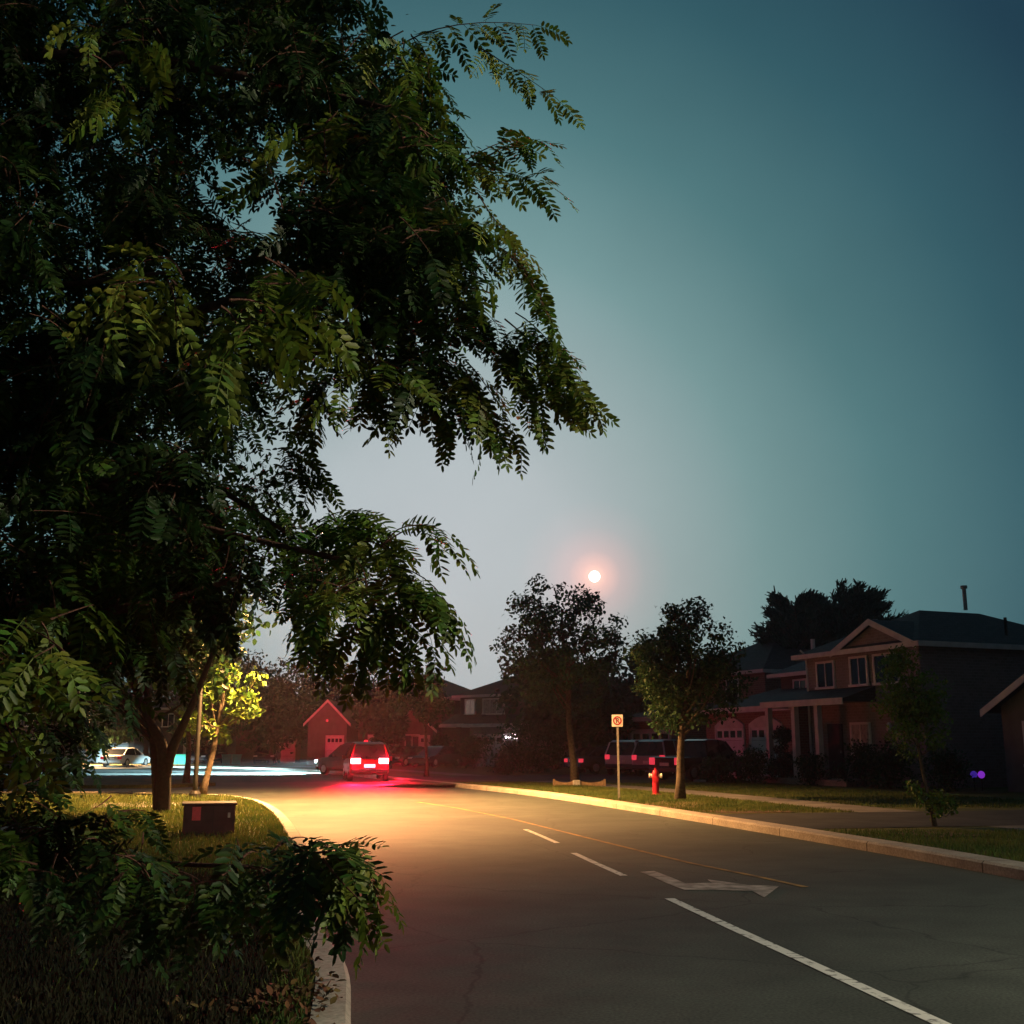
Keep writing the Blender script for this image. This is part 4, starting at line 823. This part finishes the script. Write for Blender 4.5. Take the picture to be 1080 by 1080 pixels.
# hydrant
hb = P2(692, 843); hy = thing('fire_hydrant', 'red fire hydrant with pale caps on the verge', 'fire hydrant', (hb[0], hb[1], VZ), R(-100))
MB().lathe([(.16, -.02), (.16, .03), (.105, .05), (.10, .50), (.135, .51), (.135, .55), (.115, .56), (.11, .66), (.075, .74), (.03, .77)], 18).build('barrel', 'red', hy, smooth=False)
MB().lathe([(.035, .77), (.035, .82)], 5).build('bonnet_nut', 'red', hy)
for s in (-1, 1): MB().lathe([(.06, s * .10), (.06, s * .16), (.075, s * .165), (.075, s * .20), (.03, s * .21)], 12, (0, 0, .58), 'y').build('side_cap', 'white', hy)
MB().lathe([(.08, .1), (.08, .17), (.095, .175), (.095, .21), (.03, .22)], 14, (0, 0, .46), 'x').build('front_cap', 'red', hy)
# utility box on the lamplit corner
ub = G(214, 892); t = thing('utility_box', 'dark steel utility box with a red sticker on the lamplit grass', 'utility box', (ub.x, ub.y + .3, VZ), R(16))
MB().box(-.42, .42, 0, .7, -.02, .50).build('cabinet', 'maroon', t, bevel=.01); MB().box(-.45, .45, -.03, .73, .502, .54).build('lid', 'maroon', t, bevel=.01); MB().box(-.28, -.14, -.006, -.001,   .26, .48).build('warning_sticker', 'pink', t)
MB().box(.30, .34, -.03, -.001, .3, .38).build('latch', 'metal', t)
MB().box(.055, .065, -.004, -.001, .02, .48).box(-.40, .40, -.004, -.001, .04, .05).build('door_seam', 'black', t)
t = thing('utility_box', 'dark maroon box at the left edge behind the drooping leaves', 'utility box', ((-10 - 540) / F * 13, 13, VZ), R(-6))
MB().box(-.7, .6, 0, .7, -.02, .50).build('cabinet', 'maroon', t, bevel=.01); MB().box(-.73, .63, -.03, .73, .502, .54).build('lid', 'maroon', t, bevel=.01)
# timber bed edging round the street tree
bx, by = b1; t = thing('garden_bed_edging', 'low timber garden bed border with curved tops round the airy tree', 'garden bed', (bx, by, VZ), 0)
for (xa, xb) in ((-.75, -.02), (.12, 1.1)):
    pts = [(xa, 0)] + [(xb, 0)] + [(xb - (xb - xa) * i / 8, .20 - .08 * math.sin(math.pi * i / 8)) for i in range(9)]
    MB().prism(pts, -.45, -.39, 'y').build('board', 'wood', t)
MB().box(-.09, .19, -.55, -.36, 0, .22).build('post', 'stone', t, bevel=.02)
for x in (-.8, 1.12): MB().box(x - .04, x + .04, -.46, -.38, 0, .25).build('post', 'wood', t)
MB().box(-.78, -.73, -.38, .8, 0, .18).build('board', 'wood', t); MB().box(1.09, 1.14, -.38, .8, 0, .18).build('board', 'wood', t)
# edging stones along the lawn of the hipped house
rs = random.Random(3)
sx = [(738, 824.5), (760, 824.7), (789, 823.4), (797, 823.2), (806, 823.3), (817, 822), (835, 822.3), (847, 821.6), (855, 821.2), (862, 821)]
for i, (px, py) in enumerate(sx):
    q = G(px, py, VZ); s = MB().box(-.22, .22, -.1, .1, -.02, .10).build('edging_stone', 'stone', bevel=.03); s.location = (q.x, q.y, VZ); s.rotation_euler = (0, 0, R(-70 + 60 + rs.uniform(-8, 8))); s.scale = (rs.uniform(.8, 1.5), 1, rs.uniform(.7, 1.1))
    tag(s, ['pale edging stone %s' % w for w in ('left end of the row near the black pickup', 'second from the left end of the lawn edge', 'left of three below the garage door', 'middle of three below the garage door', 'right of three below the garage door', 'left of the small green plant in the row', 'touching the small green plant in the row', 'third from the right end under the porch', 'second from the right end under the porch', 'at the right end of the row under the porch')][i], 'stone', 'edging stones along the lawn')
# purple garden lights
for (px, m_, lab) in ((1027, 'violet', 'dim blue violet globe light left of the pair by the side wall'), (1035, 'purple', 'bright purple globe light right of the pair by the side wall')):
    q = at(px, 817, 38.5); t = thing('garden_light', lab, 'garden light', (q.x, q.y, VZ), 0, 'purple lights by the side wall')
    MB().tube([(0, 0, -.05), (0, 0, q.z - VZ - .14)], .015, 6).build('stake', 'black', t); MB().lathe([(.03, -.12), (.085, -.085), (.12, 0), (.085, .085), (.03, .12)], 14, (0, 0, q.z - VZ)).build('globe', m_, t, smooth=True)
# the moon
mq = Vector((0, 0, CAMZ)) + ray(*MOON).normalized() * 2400
bpy_m = MB(); prof = [(max(.01, 12 * math.sin(math.pi * i / 16)), -12 * math.cos(math.pi * i / 16)) for i in range(17)]
mo = bpy_m.lathe(prof, 32).build('moon', 'moon', smooth=True); mo.location = mq; tag(mo, 'small glowing warm white moon above the airy street tree', 'moon')
# ------------------------------------------------------------------ grass blades and litter
def blades(name, region, n, h, lab, seed, m='blade', z=VZ):
    rr = np.random.default_rng(seed); P = region(rr, n); N = len(P)
    a = rr.uniform(0, 6.28, N); H = h * rr.uniform(.5, 1.3, N); w = .006 + .004 * rr.uniform(0, 1, N); dx, dy = np.cos(a), np.sin(a); lx, ly = rr.normal(0, .35, N) * H, rr.normal(0, .35, N) * H
    V = np.zeros((N, 4, 3)); V[:, 0] = np.stack([P[:, 0] - dx * w, P[:, 1] - dy * w, np.full(N, z - .005)], 1); V[:, 1] = np.stack([P[:, 0] + dx * w, P[:, 1] + dy * w, np.full(N, z - .005)], 1)
    V[:, 2] = np.stack([P[:, 0] + dx * w * .4 + lx, P[:, 1] + dy * w * .4 + ly, z + H], 1); V[:, 3] = np.stack([P[:, 0] - dx * w * .4 + lx, P[:, 1] - dy * w * .4 + ly, z + H], 1)
    tag(np_mesh(name, V.reshape(-1, 3), (np.arange(N * 4).reshape(-1, 4)), m), lab, 'grass', kind='stuff')
RKx = np.array([(p.x, p.y) for p in RK[:150]]); LKx = np.array([(p.x, p.y) for p in LK[:100]])
def kx(A, y):
    i = np.argsort(A[:, 1]); return np.interp(y, A[i, 1], A[i, 0])
def reg_right(rr, n):
    y = 9 + 40 * rr.uniform(0, 1, n) ** 1.3; x = kx(RKx, y) + .45 + rr.uniform(0, 3.6, n); k = ~(((y > 20.3) & (y < 26.0)) | ((y > 46.8)) | ((y > 9.5) & (y < 13.8))); return np.stack([x, y], 1)[k]
def reg_lawn(rr, n):
    y = 12 + 34 * rr.uniform(0, 1, n) ** 1.2; x = kx(RKx, y) + 5.8 + rr.uniform(0, 6, n); k = ~(((y > 19.5) & (y < 28)) | (y < 16)); return np.stack([x, y], 1)[k]
def reg_left(rr, n):
    y = 3.5 + 31 * rr.uniform(0, 1, n) ** 1.6; x = kx(LKx, y) - .26 - (3.2 + y * .22) * rr.uniform(0, 1, n) ** 1.1; k = (y > 13.2) | (x > kx(LKx, y) - .5) | (rr.uniform(0, 1, n) < .03); return np.stack([x, y], 1)[k]
blades('verge_grass', reg_right, 60000, .06, 'short grass of the right-hand verge', 1); blades('front_lawn_grass', reg_lawn, 40000, .06, 'grass of the front lawns at the right', 2); blades('corner_grass', reg_left, 110000, .08, 'grass under the locust tree and on the lamplit corner', 3)
rr2 = np.random.default_rng(31); Pl = reg_left(rr2, 1600); Pl = Pl[Pl[:, 1] < 16]
Vl, Ql = leaf_cloud([(a, b, VZ + .03) for a, b in Pl[:700]], [.12] * len(Pl[:700]), [9] * len(Pl[:700]), .055, rr2, flat_=.15); tag(np_mesh('leaf_litter', Vl, Ql, 'dry_leaf'), 'dry brown leaf litter on the dark grass by the left kerb', 'leaf litter', kind='stuff')
M['shade_blade'] = mat('shaded grass blades', (0.006, 0.010, 0.003), 0.8, color2=(0.022, 0.022, 0.008), scale=1.2, island=0.5)  # dark copy of the grass blades; tree shade is put into their colour
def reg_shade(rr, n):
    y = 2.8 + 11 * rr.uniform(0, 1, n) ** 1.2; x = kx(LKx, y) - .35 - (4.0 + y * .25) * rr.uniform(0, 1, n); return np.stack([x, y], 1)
blades('shaded_grass', reg_shade, 90000, .07, 'grass coloured nearly black as shade under the locust tree', 8, 'shade_blade')
# small pile of dry leaves by the kerb
q = G(300, 1062, VZ); Vp, Qp = leaf_cloud([(q.x + rr2.normal(0, .22), q.y + rr2.normal(0, .3), VZ + .05) for _ in range(30)], [.12] * 30, [16] * 30, .055, rr2, flat_=.5); tag(np_mesh('leaf_pile', Vp, Qp, 'dry_leaf'), 'brown pile of dry leaves beside the left kerb', 'leaf pile', kind='stuff')
# ------------------------------------------------------------------ haze
HZ = 0.0005
hm = bpy.data.materials.new('haze'); hm.use_nodes = True; nt = hm.node_tree; nt.nodes.remove(nt.nodes['Principled BSDF']); pv = nt.nodes.new('ShaderNodeVolumePrincipled')
pv.inputs['Color'].default_value = (.9, .9, .92, 1); pv.inputs['Density'].default_value = HZ; pv.inputs['Anisotropy'].default_value = 0.72; nt.links.new(pv.outputs[0], nt.nodes['Material Output'].inputs['Volume'])
hz = MB().box(-230, 230, -45, 260, -1.05, 16).build('haze', hm); tag(hz, 'thin night haze in the air over the street', 'haze', kind='stuff')
